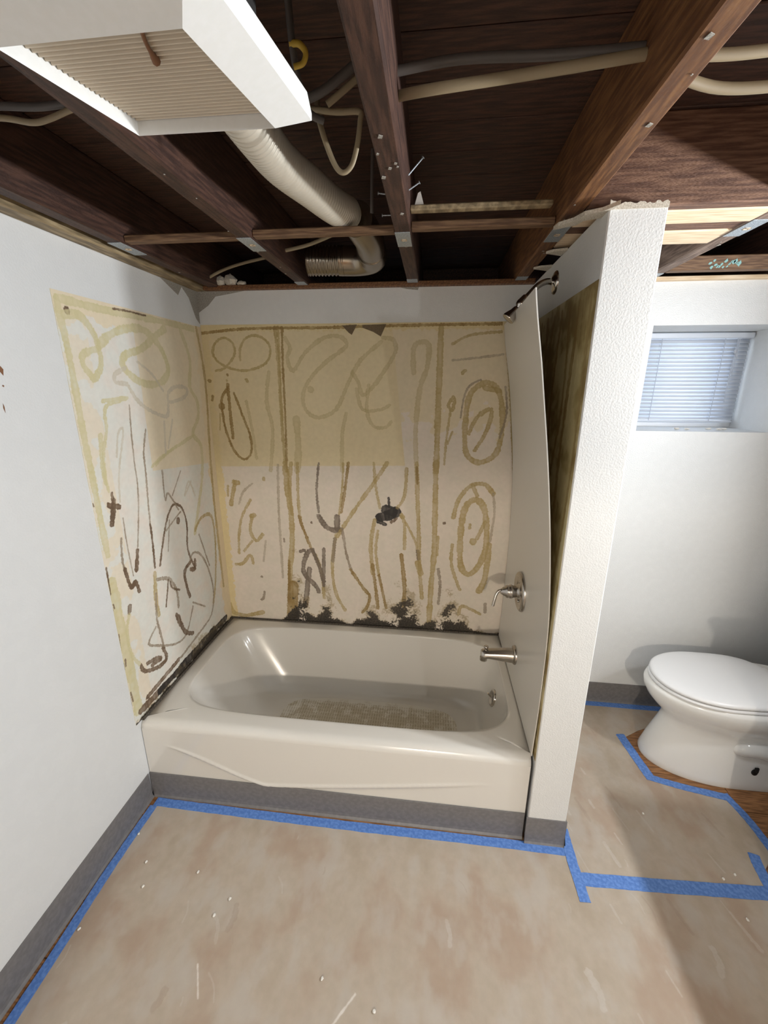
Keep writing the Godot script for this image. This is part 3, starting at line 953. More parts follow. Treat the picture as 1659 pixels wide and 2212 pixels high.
	for k in 16:
		var cx := 2.15 + 0.0068 * k
		var w := rng.randf_range(0.003, 0.008)
		flake(st, [Vector2(-w, -w * 0.4), Vector2(0.0, -w * rng.randf_range(0.5, 1.4)), Vector2(w, w * 0.2), Vector2(w * 0.5, w * rng.randf_range(0.6, 1.6)), Vector2(-w * 0.4, w * 0.5)], Vector3(cx, JOIST_Y + rng.randf_range(0.008, 0.032), 0.1352), Vector3.RIGHT, Vector3.UP, 0.0006)
	obj("teal_mark", st, M.teal, tb)


# ------------------------------------------------------------------ the bath
func opening(a: float, y: float) -> Vector3:
	# inner outline of the basin at height y (RIM = lip), a superellipse that narrows downwards
	var t := clampf((RIM - y) / (RIM - 0.055), 0.0, 1.0)
	var k := pow(t, 1.25)
	var xl := lerpf(0.078, 0.30, k)
	var xr := lerpf(1.482, 1.40, k)
	var zb := lerpf(0.075, 0.175, k)
	var zf := lerpf(0.722, 0.60, k)
	var e := 2.0 / lerpf(5.0, 3.6, k)
	var c := cos(a)
	var s := sin(a)
	return Vector3((xl + xr) / 2 + (xr - xl) / 2 * signf(c) * pow(absf(c), e), y, (zb + zf) / 2 + (zf - zb) / 2 * signf(s) * pow(absf(s), e))


func make_tub() -> void:
	var tub := thing("bathtub", "white enamelled alcove bathtub with grimy bottom between the stained walls", "bathtub")
	var n := 128
	var rings := []
	var lip := PackedVector3Array()
	for i in n:
		lip.append(opening(TAU * i / n, RIM))
	# outer rectangle met by rays from the middle of the opening
	var outer := PackedVector3Array()
	var mid := Vector3(0.78, 0, 0.4)
	for i in n:
		var d := lip[i] - mid
		var t := 9.0
		if absf(d.x) > 1e-5:
			t = minf(t, ((TUB_L - 0.002 if d.x > 0 else 0.002) - mid.x) / d.x)
		if absf(d.z) > 1e-5:
			t = minf(t, ((TUB_D if d.z > 0 else 0.002) - mid.z) / d.z)
		outer.append(Vector3(mid.x + d.x * t, RIM, mid.z + d.z * t))
	# snap the nearest points to the four corners
	for c in [Vector3(0.002, RIM, 0.002), Vector3(TUB_L - 0.002, RIM, 0.002), Vector3(0.002, RIM, TUB_D), Vector3(TUB_L - 0.002, RIM, TUB_D)]:
		var best := 0
		for i in n:
			if outer[i].distance_to(c) < outer[best].distance_to(c):
				best = i
		outer[best] = c
	var roll := 0.036
	for j in 9:
		var a := PI / 2 * j / 8.0
		var r := PackedVector3Array()
		for p in outer:
			var q := p
			if p.z > TUB_D - 0.001:
				q.z = TUB_D - roll * (1.0 - cos(a))
				q.y = RIM - roll * (1.0 - sin(a))
			elif j == 0:
				q.y = RIM - 0.004
			r.append(q)
		rings.append(r)
	for f in [0.35, 0.7, 0.9]:
		var r := PackedVector3Array()
		for i in n:
			r.append((rings[8][i] as Vector3).lerp(lip[i], f) + Vector3(0, 0.0015, 0))
		rings.append(r)
	for y in [RIM, RIM - 0.005, RIM - 0.014, RIM - 0.03, 0.31, 0.26, 0.2, 0.15, 0.11, 0.085]:
		var r := PackedVector3Array()
		var grow: float = 0.0
		for i in n:
			r.append(opening(TAU * i / n, y))
		rings.append(r)
	for f in [[0.97, 0.07], [0.92, 0.061], [0.8, 0.056], [0.5, 0.055], [0.2, 0.055], [0.02, 0.055]]:
		var r := PackedVector3Array()
		for i in n:
			var p := opening(TAU * i / n, 0.06)
			var c := Vector3(0.85, 0, 0.388)
			r.append(Vector3(c.x + (p.x - c.x) * f[0], f[1], c.z + (p.z - c.z) * f[0]))
		rings.append(r)
	var st := mb()
	loft(st, rings, true, true)
	obj("basin", st, M.enamel, tub)
	# apron with an embossed swoop low on its face
	st = mb()
	var rows := []
	for i in 81:
		var x := 0.002 + (TUB_L - 0.004) * i / 80.0
		var row := PackedVector3Array()
		for j in 69:
			var y := (RIM - roll) * j / 68.0
			row.append(Vector3(x, y, TUB_D - 0.0 + swoop(x, y)))
		rows.append(row)
	loft(st, rows, false, true)
	obj("apron", st, M.enamel, tub)
	# grimy non-slip strips moulded into the bottom
	canvas(116.0, 44.0, 0.0, 0.0, 8.0)
	for y in _ph:
		for x in _pw:
			var i := (y * _pw + x) * 3
			var na := _na[(y & 511) * 512 + (x & 511)] / 255.0
			var nb := _nb[(y * 2 & 511) * 512 + (x * 2 & 511)] / 255.0
			for c in 3:
				_px[i + c] = [228, 224, 214][c]
			var u := x / _ps
			var v := y / _ps
			var e := maxf(absf(u - 58.0) / 55.0, absf(v - 22.0) / 19.0)
			var dirt := smoothstep(1.05, 0.75, e + (na - 0.5) * 0.9) * smoothstep(0.25, 0.6, na * 0.7 + nb * 0.4)
			blend(i, [186, 174, 148], 0.7 * dirt)
			if e < 0.95 and fmod(u, 1.4) < 0.55 and fmod(v, 2.8) < 2.2:
				blend(i, [164, 152, 126], 0.35 + 0.35 * dirt)
	st = mb()
	var grid := []
	for s in 2:
		grid.append(0)
	st.set_smooth_group(-1)
	var p := [Vector3(0.33, 0.0562, 0.21), Vector3(1.36, 0.0562, 0.21), Vector3(1.36, 0.0562, 0.575), Vector3(0.33, 0.0562, 0.575)]
	var t := [Vector2(0, 0), Vector2(1, 0), Vector2(1, 1), Vector2(0, 1)]
	for k in [0, 1, 2, 0, 2, 3]:
		st.set_uv(t[k])
		st.add_vertex(p[k])
	for k in 4:
		for s in [[k, 1], [(k + 1) % 4, 1], [(k + 1) % 4, 0], [k, 1], [(k + 1) % 4, 0], [k, 0]]:
			st.set_uv(t[s[0]].clamp(Vector2(0.01, 0.01), Vector2(0.99, 0.99)))
			st.add_vertex(p[s[0]] - Vector3(0, 0.001 * (1 - s[1]), 0))
	var gm := mat(Color.WHITE, 0.45)
	gm.albedo_texture = picture()
	gm.texture_repeat = false
	obj("grip_pattern", st, gm, tub).set_meta("label", "grimy dotted grip pattern on the tub bottom")
	# caulk beads, blackened, where the bare walls meet the tub
	st = mb()
	tube(st, spline([Vector3(0.0085, RIM + 0.002, 0.80), Vector3(0.0085, RIM + 0.002, 0.4), Vector3(0.0085, RIM + 0.002, 0.01)]), 0.0065, 8)
	obj("caulk_bead", st, M.caulk, tub)
	st = mb()
	tube(st, spline([Vector3(0.004, RIM + 0.001, 0.0085), Vector3(0.7, RIM + 0.002, 0.0085), Vector3(1.515, RIM + 0.001, 0.0085)]), 0.006, 8)
	obj("caulk_bead", st, M.caulk, tub)
	# overflow cover in the end wall under the spout
	var oc := opening(0.0, 0.245)
	var ax := Vector3(-1, 0.24, 0.05).normalized()
	st = mb()
	lathe(st, Vector3(oc.x + 0.004, 0.245, 0.345), ax, [[0.0, 0.040], [0.008, 0.040], [0.013, 0.037], [0.014, 0.03], [0.010, 0.026], [0.010, 0.0]])
	var ov := obj("overflow_cover", st, M.chrome, tub)
	ov.set_meta("label", "chrome overflow cover with trip lever")
	st = mb()
	tube(st, spline([Vector3(oc.x - 0.008, 0.25, 0.345), Vector3(oc.x - 0.02, 0.262, 0.346), Vector3(oc.x - 0.026, 0.272, 0.347)]), 0.004, 8)
	obj("trip_lever", st, M.chrome, ov)


func swoop(x: float, y: float) -> float:
	# the crease: falls from the left, runs along the foot and rises again to the right
	var c := lerpf(0.262, 0.118, smoothstep(0.12, 0.5, x) * 0.35 + clampf((x - 0.12) / 0.38, 0, 1) * 0.65)
	if x > 0.5:
		c = 0.118 + 0.118 * pow(clampf((x - 0.5) / 0.85, 0, 1), 1.25)
	var d := (y - c) / 0.005
	var fade := smoothstep(0.08, 0.2, x) * smoothstep(1.42, 1.15, x)
	return 0.0065 * fade * exp(-d * d)


# ------------------------------------------------------------------ loose surround panel, valve, spout, shower
func panel_x(y: float, z: float) -> float:
	var f := [[0.36, 1.520], [0.6, 1.5245], [0.924, 1.5205], [1.208, 1.494], [1.453, 1.46], [1.71, 1.417], [1.95, 1.376]]
	var b := [[0.36, 1.517], [0.72, 1.5245], [1.0, 1.5235], [1.32, 1.509], [1.65, 1.468], [1.95, 1.417]]
	var r := []
	for tab in [b, f]:
		var v: float = tab[-1][1]
		for i in tab.size() - 1:
			if y <= tab[i + 1][0]:
				var k: float = clampf((y - tab[i][0]) / (tab[i + 1][0] - tab[i][0]), 0, 1)
				var y0: float = tab[maxi(i - 1, 0)][1]
				var y3: float = tab[mini(i + 2, tab.size() - 1)][1]
				v = cubic_interpolate(tab[i][1], tab[i + 1][1], y0, y3, k)
				break
		r.append(v)
	return minf(lerpf(r[0], r[1], clampf(z / 0.8, 0, 1)), 1.5255)


func make_panel_and_taps() -> void:
	var st := mb()
	var rows := []
	var back := []
	for i in 41:
		var y := 0.381 + (1.93 - 0.381) * i / 40.0
		var a := PackedVector3Array()
		var b := PackedVector3Array()
		for j in 9:
			var z := 0.012 + 0.788 * j / 8.0
			var yy := y - (0.012 * j / 8.0 if i == 40 else 0.0)
			a.append(Vector3(panel_x(yy, z), yy, z))
			b.append(Vector3(panel_x(yy, z) + 0.0035, yy, z))
		rows.append(a)
		back.append(b)
	loft(st, rows, false)
	loft(st, back, false, true)
	st.set_smooth_group(-1)
	for i in 40:
		for j in [0, 8]:
			quad(st, rows[i][j], rows[i + 1][j], back[i + 1][j], back[i][j], Vector3(0, 0, 1 if j else -1))
	for j in 8:
		for i in [0, 40]:
			quad(st, rows[i][j], rows[i][j + 1], back[i][j + 1], back[i][j], Vector3(0, 1 if i else -1, 0))
	tag(obj("surround_panel", st, M.panel), "loose bowed white tub surround panel leaning off the partition wall", "wall panel")

	# valve trim on the panel
	var at := Vector3(panel_x(0.83, 0.386), 0.83, 0.386)
	var ax := Vector3(-1, -0.03, 0.02).normalized()
	var v := thing("shower_valve", "round brushed metal tub valve with lever handle on the panel", "valve")
	st = mb()
	lathe(st, at, ax, [[0.0, 0.085], [0.006, 0.086], [0.012, 0.083], [0.016, 0.077], [0.017, 0.068], [0.012, 0.06], [0.011, 0.035], [0.02, 0.028], [0.024, 0.026]], 48)
	obj("escutcheon", st, M.nickel, v)
	st = mb()
	lathe(st, at + ax * 0.02, ax, [[0.0, 0.024], [0.016, 0.026], [0.022, 0.03], [0.03, 0.03], [0.034, 0.026], [0.038, 0.028], [0.044, 0.027], [0.05, 0.02], [0.056, 0.019], [0.062, 0.013], [0.068, 0.011]], 32)
	var hub := obj("handle_hub", st, M.nickel, v)
	st = mb()
	var tip := at + ax * 0.088
	tube(st, spline([tip + Vector3(0.008, 0.0, 0), tip + Vector3(-0.006, 0.002, 0.0), tip + Vector3(-0.018, -0.014, 0.006), tip + Vector3(-0.024, -0.035, 0.012), tip + Vector3(-0.03, -0.062, 0.018)]), 0.0062, 10)
	obj("lever", st, M.nickel, hub)
	for s in [-0.045, 0.045]:
		st = mb()
		lathe(st, at + ax * 0.010 + Vector3(0, s, 0), ax, [[0.0, 0.006], [0.004, 0.006], [0.005, 0.003]], 12)
		obj("screw", st, M.nickel, v)

	# tub spout
	var sp := thing("tub_spout", "brushed metal tub spout with diverter knob below the valve", "spout")
	at = Vector3(panel_x(0.527, 0.4), 0.527, 0.4)
	st = mb()
	var rings := []
	for k in 19:
		var f := k / 18.0
		var cx := at.x - 0.002 - 0.146 * f
		var cy := at.y - 0.004 + 0.006 * f - 0.004 * f * f
		var rv := lerpf(0.033, 0.02, smoothstep(0.0, 1.0, f))
		var rz := lerpf(0.033, 0.024, f)
		if f > 0.8:
			rv += 0.008 * smoothstep(0.8, 0.95, f)
			cy -= 0.008 * smoothstep(0.8, 0.95, f)
		if k == 18:
			rv *= 0.8
			rz *= 0.8
		var ring := PackedVector3Array()
		for i in 28:
			var a := TAU * i / 28
			ring.append(Vector3(cx, cy + sin(a) * rv, at.z + cos(a) * rz))
		rings.append(ring)
	loft(st, rings)
	cap(st, rings[18], Vector3.LEFT)
	obj("spout_body", st, M.nickel, sp)
	st = mb()
	lathe(st, at, Vector3.LEFT, [[0.0, 0.042], [0.006, 0.042], [0.01, 0.039], [0.012, 0.034]], 32)
	obj("spout_flange", st, M.nickel, sp)
	st = mb()
	lathe(st, at + Vector3(-0.128, 0.014, 0), Vector3.UP, [[0.0, 0.005], [0.012, 0.005], [0.013, 0.01], [0.02, 0.01], [0.023, 0.006]], 16)
	obj("diverter_knob", st, M.nickel, sp)
	st = mb()
	tube(st, PackedVector3Array([at + Vector3(-0.136, -0.022, 0), at + Vector3(-0.136, -0.036, 0)]), 0.016, 16)
	obj("spout_outlet", st, M.nickel, sp)

	# shower arm and head
	var sh := thing("wall_shower", "chrome shower arm and small head above the leaning panel", "shower head")
	at = Vector3(PART_X, 2.016, 0.379)
	st = mb()
	lathe(st, at, Vector3.LEFT, [[0.0, 0.038], [0.003, 0.038], [0.008, 0.034], [0.013, 0.022], [0.016, 0.013]], 32)
	obj("flange", st, M.chrome, sh)
	var arm := spline([at, at + Vector3(-0.03, 0.004, 0.002), at + Vector3(-0.058, -0.008, 0.004), at + Vector3(-0.085, -0.035, 0.006), at + Vector3(-0.1, -0.052, 0.007)])
	st = mb()
	tube(st, arm, 0.0105, 16)
	obj("shower_arm", st, M.chrome, sh)
	var d := (arm[-1] - arm[-4]).normalized()
	st = mb()
	lathe(st, arm[-1] - d * 0.01, d, [[0.0, 0.012], [0.004, 0.0155], [0.03, 0.018], [0.04, 0.016], [0.046, 0.009], [0.05, 0.009]], 24)
	obj("ball_joint", st, M.chrome, sh)
	st = mb()
	lathe(st, arm[-1] + d * 0.036, d, [[0.0, 0.008], [0.004, 0.012], [0.02, 0.015], [0.042, 0.023], [0.048, 0.024], [0.05, 0.022], [0.05, 0.005]], 24)
	obj("spray_head", st, M.chrome, sh)


# ------------------------------------------------------------------ toilet
func bowl_ring(xf: float, xr: float, w: float, y: float, zc := 0.326, e := 2.0) -> PackedVector3Array:
	# egg outline: round nose at xf (left), straighter sides back to xr
	var r := PackedVector3Array()
	var xm := lerpf(xf, xr, 0.46)
	for i in 64:
		var a := TAU * i / 64
		var c := cos(a)
		var s := sin(a)
		var x := xm - (xm - xf) * c if c > 0 else xm + (xr - xm) * pow(-c, 0.55)
		r.append(Vector3(x, y, zc + w * signf(s) * pow(absf(s), 2.0 / e if c > 0 else 0.75)))
	return r


func make_toilet() -> void:
	var t := thing("toilet", "white floor mounted toilet with closed lid below the window", "toilet")
	var st := mb()
	var rings := []
	for p in [[0.0, 2.163, 0.168, 2.0], [0.012, 2.160, 0.170, 2.0], [0.03, 2.166, 0.167, 2.0], [0.08, 2.18, 0.158, 2.0], [0.15, 2.205, 0.146, 2.0], [0.205, 2.224, 0.138, 2.0], [0.235, 2.228, 0.138, 2.0], [0.26, 2.212, 0.150, 2.05], [0.29, 2.182, 0.170, 2.1], [0.325, 2.152, 0.189, 2.1], [0.36, 2.134, 0.200, 2.1], [0.385, 2.130, 0.203, 2.1], [0.397, 2.134, 0.201, 2.1], [0.402, 2.145, 0.192, 2.1]]:
		rings.append(bowl_ring(p[1], 2.86, p[2], p[0], 0.326, p[3]))
	loft(st, rings, true, true)
	cap(st, rings[-1], Vector3.UP)
	var bowl := obj("bowl", st, M.porcelain, t)
	# trapway bulge and bolt flange on the visible side
	st = mb()
	tube(st, spline([Vector3(2.45, 0.165, 0.435), Vector3(2.5, 0.185, 0.452), Vector3(2.58, 0.18, 0.455), Vector3(2.66, 0.14, 0.452), Vector3(2.70, 0.08, 0.448)]), [0.004, 0.018, 0.026, 0.03, 0.034, 0.036, 0.037, 0.038, 0.038, 0.038, 0.038, 0.038, 0.038, 0.038, 0.038, 0.038, 0.038, 0.038, 0.038, 0.038, 0.038, 0.038, 0.038, 0.036, 0.034], 20)
	obj("trapway", st, M.porcelain, bowl)
	st = mb()
	lathe(st, Vector3(2.545, 0.088, 0.480), Vector3(0.1, 0.25, 1), [[0.0, 0.014], [0.004, 0.014], [0.005, 0.004]], 12)
	bx(st, Vector3(2.54, 0.092, 0.482), Vector3(2.556, 0.116, 0.49), 0.002)
	obj("bolt_hole", st, M.dark, bowl).set_meta("label", "dark open bolt recess in the side of the base")
	# seat and lid
	st = mb()
	rings = []
	for p in [[0.403, 2.152], [0.406, 2.147], [0.414, 2.147], [0.418, 2.152]]:
		rings.append(bowl_ring(p[1], 2.675, 0.19 - (p[1] - 2.147), p[0], 0.326, 2.1))
	loft(st, rings, true, true)
	cap(st, rings[0], Vector3.DOWN)
	cap(st, rings[-1], Vector3.UP)
	obj("seat", st, M.plastic, t)
	st = mb()
	rings = []
	for p in [[0.421, 2.158], [0.424, 2.150], [0.432, 2.149], [0.438, 2.155], [0.442, 2.168], [0.446, 2.21], [0.449, 2.30]]:
		rings.append(bowl_ring(p[1], 2.68 - (p[1] - 2.149) * 0.6, 0.19 - (p[1] - 2.149) * 0.75, p[0], 0.326, 2.1))
	loft(st, rings, true, true)
	cap(st, rings[0], Vector3.DOWN)
	cap(st, rings[-1], Vector3.UP, 0)
	obj("lid", st, M.plastic, t)
	for z in [0.25, 0.4]:
		st = mb()
		tube(st, PackedVector3Array([Vector3(2.672, 0.425, z - 0.02), Vector3(2.672, 0.425, z + 0.02)]), 0.012, 12)
		obj("hinge", st, M.plastic, t)
	# tank against the right wall
	st = mb()
	bx(st, Vector3(2.79, 0.39, 0.1), Vector3(2.94, 0.74, 0.552), 0.02)
	obj("tank", st, M.porcelain, t)
	st = mb()
	bx(st, Vector3(2.78, 0.742, 0.088), Vector3(2.942, 0.775, 0.564), 0.012)
	obj("tank_lid", st, M.porcelain, t)


func make_vanity() -> void:
	var v := thing("vanity", "white vanity cabinet whose base corner shows at the right edge", "vanity")
	box("carcass", Vector3(2.375, 0.0, 0.845), Vector3(ROOM_X - 0.004, 0.80, 3.4), M.plastic, v, 0.003)
	for k in 5:
		var z := 0.86 + k * 0.5
		var d := box("door", Vector3(2.357, 0.1, z), Vector3(2.375, 0.78, z + 0.485), M.plastic, v, 0.004)
		var st := mb()
		lathe(st, Vector3(2.357, 0.66, z + (0.4 if k % 2 == 0 else 0.045)), Vector3.LEFT, [[0.0, 0.006], [0.012, 0.006], [0.016, 0.014], [0.024, 0.012], [0.026, 0.0]], 16)
		obj("knob", st, M.nickel, d)
	box("countertop", Vector3(2.332, 0.80, 0.825), Vector3(ROOM_X - 0.003, 0.84, 3.42), M.counter, v, 0.006)


func make_vanity_light(lamp: Dictionary) -> void:
	var v := thing("vanity_light", "wall lamp bar with five square lit heads above the vanity", "lamp")
	box("backplate", Vector3(ROOM_X - 0.02, lamp.y - 0.05, 0.95), Vector3(ROOM_X, lamp.y + 0.05, 3.35), M.nickel, v, 0.006)
	for k in lamp.at.size():
		var at := Vector3(lamp.x, lamp.y, lamp.at[k])
		var r: float = lamp.r
		var g := mat(rgb8(250, 248, 244), 0.4)
		g.emission_enabled = true
		g.emission = lamp.color
		g.emission_energy_multiplier = 4.0
		# each head is swivelled a little towards the viewer's side of the room
		var turn := Basis(Vector3.UP, lamp.turn[k])
		var st := mb()
		bx(st, Vector3(0.004, -r - 0.008, -r - 0.008), Vector3(0.07, r + 0.008, r + 0.008), 0.004, turn, at)
		bx(st, Vector3(0.06, -0.015, -0.015), Vector3(0.135, 0.015, 0.015), 0.003, Basis(), at)
		obj("head", st, M.nickel, v)
		st = mb()
		bx(st, Vector3(0.0, -r, -r), Vector3(0.004, r, r), 0.0, turn, at)
		obj("lit_panel", st, g, v)
		var l := AreaLight3D.new()
		l.name = "panel_light"
		l.light_color = lamp.color
		l.light_energy = lamp.energy[k]
		l.area_size = Vector2(r * 2, r * 2)
		l.area_normalize_energy = true
		l.area_range = 12.0
		l.area_attenuation = 2.0
		l.shadow_enabled = true
		l.position = at + turn * Vector3(-0.003, 0, 0)
		l.rotation = Vector3(0, PI / 2 + lamp.turn[k], 0)
		v.add_child(l, true)


# the hall beyond the open doorway
func make_hall(hall: Dictionary) -> void:
	var z0 := ROOM_Z + 0.12
	for w in [["wall_hall_left", Vector3(-0.12, 0, z0), Vector3(0, 2.4, HALL_Z)], ["wall_hall_right", Vector3(ROOM_X, 0, z0), Vector3(ROOM_X + 0.12, 2.4, HALL_Z)], ["wall_hall_end", Vector3(-0.12, 0, HALL_Z), Vector3(ROOM_X + 0.12, 2.4, HALL_Z + 0.12)], ["wall_hall_header", Vector3(-0.12, TOP, z0), Vector3(ROOM_X + 0.12, 2.4, z0 + 0.02)]]:
		var st := mb()
		bx(st, w[1], w[2], 0.0)
		struct(w[0], st, M.wall, "white painted hall wall behind the viewer")
	var st := mb()
	bx(st, Vector3(-0.12, -0.12, z0), Vector3(ROOM_X + 0.12, 0, HALL_Z + 0.12), 0.0)
	struct("floor_hall", st, M.plank, "wood floor of the hall behind the viewer")
	st = mb()
	bx(st, Vector3(-0.12, 2.4, z0), Vector3(ROOM_X + 0.12, 2.5, HALL_Z + 0.12), 0.0)
	struct("ceiling_hall", st, M.wall, "white ceiling of the hall behind the viewer")
	var v := thing("hall_lamp", "round white ceiling lamp of the hall behind the viewer", "lamp")
	var s := SphereMesh.new()
	s.radius = hall.r
	s.height = hall.r * 2
	var g := mat(rgb8(250, 248, 244), 0.4)
	g.emission_enabled = true
	g.emission = hall.color
	g.emission_energy_multiplier = 8.0
	put_mesh("globe", s, g, v).position = hall.at
	st = mb()
	lathe(st, Vector3(hall.at.x, 2.4, hall.at.z), Vector3.DOWN, [[0.0, 0.08], [0.01, 0.08], [0.014, 0.07]], 32)
	obj("canopy", st, M.nickel, v)
	var l := OmniLight3D.new()
	l.name = "globe_light"
	l.light_color = hall.color
	l.light_energy = hall.energy
	l.light_size = hall.r
	l.omni_range = 14.0
	l.omni_attenuation = 2.0
	l.shadow_enabled = true
	l.position = hall.at
	v.add_child(l, true)


# ------------------------------------------------------------------ window and blind
func make_window() -> void:
	var st := mb()
	for r in [[2.045, 2.608, 1.478, 1.515], [2.045, 2.608, 1.885, 1.922], [2.045, 2.085, 1.515, 1.885], [2.568, 2.608, 1.515, 1.885]]:
		bx(st, Vector3(r[0], r[2], -0.299), Vector3(r[1], r[3], -0.272), 0.003)
	var w := struct("window_1", st, M.plastic, "small white framed basement window behind the blind")
	box("pane", Vector3(2.085, 1.515, -0.29), Vector3(2.568, 1.885, -0.286), M.pane, w, 0.0)
	var b := thing("window_blind", "white horizontal slat blind closed over the basement window", "blind")
	var x0 := 2.06
	var x1 := 2.592
	box("headrail", Vector3(x0 - 0.005, 1.893, -0.262), Vector3(x1 + 0.012, 1.918, -0.232), M.blind, b, 0.003)
	box("bottom_rail", Vector3(x0, 1.503, -0.258), Vector3(x1 - 0.002, 1.515, -0.238), M.blind, b, 0.003)
	var n := 21
	var sm: ArrayMesh
	for k in n:
		var y := lerpf(1.882, 1.526, k / (n - 1.0))
		if sm == null:
			st = mb()
			var rings := []
			for i in 7:
				var f := i / 6.0 - 0.5
				var tilt := deg_to_rad(54.0)
				var cz := f * 0.0235
				var cy := 0.0025 * (1.0 - 4.0 * f * f)
				var zz := cz * cos(tilt) + cy * sin(tilt)
				var yy := -cz * sin(tilt) + cy * cos(tilt)
				rings.append(PackedVector3Array([Vector3(x0, yy, zz), Vector3(x1, yy, zz), Vector3(x1, yy - 0.0004, zz - 0.0006), Vector3(x0, yy - 0.0004, zz - 0.0006)]))
			loft(st, rings)
			cap(st, rings[0], Vector3.UP)
			cap(st, rings[-1], Vector3.DOWN)
			st.generate_normals()
			sm = st.commit()
		var o := put_mesh("slat", sm, M.blind, b)
		o.position = Vector3(0, y, -0.248)
	for x in [2.2, 2.48]:
		st = mb()
		var pts := PackedVector3Array()
		for k in 44:
			pts.append(Vector3(x + 0.0012 * (k % 2), lerpf(1.892, 1.51, k / 43.0), -0.2345))
		tube(st, pts, 0.0016, 6)
		obj("ladder_cord", st, M.cord, b)
	st = mb()
	tube(st, spline([Vector3(2.532, 1.893, -0.229), Vector3(2.53, 1.80, -0.228), Vector3(2.527, 1.72, -0.229), Vector3(2.53, 1.60, -0.229)]), 0.0014, 6)
	tube(st, spline([Vector3(2.54, 1.893, -0.229), Vector3(2.538, 1.80, -0.228), Vector3(2.534, 1.72, -0.229)]), 0.0014, 6)
	obj("lift_cord", st, M.cord, b)
	st = mb()
	for p in [[2.53, 1.845], [2.538, 1.83]]:
		lathe(st, Vector3(p[0], p[1], -0.229), Vector3.DOWN, [[0.0, 0.002], [0.004, 0.005], [0.018, 0.006], [0.02, 0.003]], 12)
	obj("cord_tassel", st, M.cord, b)


# ------------------------------------------------------------------ exhaust fan
func make_fan() -> void:
	var f := thing("exhaust_fan", "white bathroom exhaust fan cover with slatted grille hanging under the joists", "exhaust fan", Vector3(0.782, 2.0, 1.486))
	f.rotation = Vector3(0.097, -0.08, -0.044)
	# a flange that slopes up to its outer edge, a rim, and the grille sunk inside the rim
	var o := [Vector3(-0.144, 0.02, -0.146), Vector3(0.142, 0.02, -0.146), Vector3(0.142, 0.02, 0.15), Vector3(-0.144, 0.02, 0.15)]
	var i := [Vector3(-0.112, 0.0, -0.11), Vector3(0.101, 0.0, -0.11), Vector3(0.101, 0.0, 0.095), Vector3(-0.112, 0.0, 0.095)]
	var st := mb()
	st.set_smooth_group(-1)
	var lipo := []
	var top := []
	for k in 4:
		lipo.append(o[k] + Vector3(0, 0.008, 0))
		top.append(o[k] * Vector3(0.97, 0, 0.97) + Vector3(0, 0.05, 0))
	for k in 4:
		var j := (k + 1) % 4
		var out: Vector3 = o[k] + o[j]
		quad(st, i[k], i[j], o[j], o[k], out * Vector3(1, 0, 1) + Vector3(0, -0.3, 0))
		quad(st, o[k], o[j], lipo[j], lipo[k], out * Vector3(1, 0, 1))
		quad(st, lipo[k], lipo[j], top[j], top[k], out * Vector3(1, 0, 1))
		# inner lip going up into the recess
		quad(st, i[k], i[j], i[j] + Vector3(0, 0.026, 0), i[k] + Vector3(0, 0.026, 0), -out * Vector3(1, 0, 1))
	quad(st, top[0], top[1], top[2], top[3], Vector3.UP)
	obj("cover_frame", st, M.fan_white, f)
	# back of the recess
	box("grille_back", Vector3(-0.112, 0.0255, -0.11), Vector3(0.101, 0.028, 0.095), M.fan_slat, f, 0.0)
	var sm: ArrayMesh
	var n := 26
	for k in n:
		if sm == null:
			st = mb()
			bx(st, Vector3(-0.1115, -0.004, -0.0018), Vector3(0.1005, 0.0045, 0.0018), 0.0008, Basis(Vector3.RIGHT, deg_to_rad(24)))
			st.generate_normals()
			sm = st.commit()
		var s := put_mesh("slat", sm, M.fan_slat, f)
		s.position = Vector3(0, 0.0205, lerpf(-0.106, 0.091, k / (n - 1.0)))
	st = mb()
	var pts := spline([Vector3(0.052, 0.0155, 0.092), Vector3(0.043, 0.0152, 0.075), Vector3(0.030, 0.0152, 0.050), Vector3(0.020, 0.0152, 0.022)])
	var rr := PackedFloat32Array()
	for k in pts.size():
		rr.append(0.0022 + 0.0028 * smoothstep(0.75, 1.0, k / (pts.size() - 1.0)))
	tube(st, pts, rr, 8)
	obj("rust_drip", st, M.rust, f).set_meta("label", "brown drip mark across the slats")
	# housing above, between the joists
	box("housing", Vector3(-0.09, 0.052, -0.1), Vector3(0.09, 0.2, 0.1), M.dark, f, 0.004)


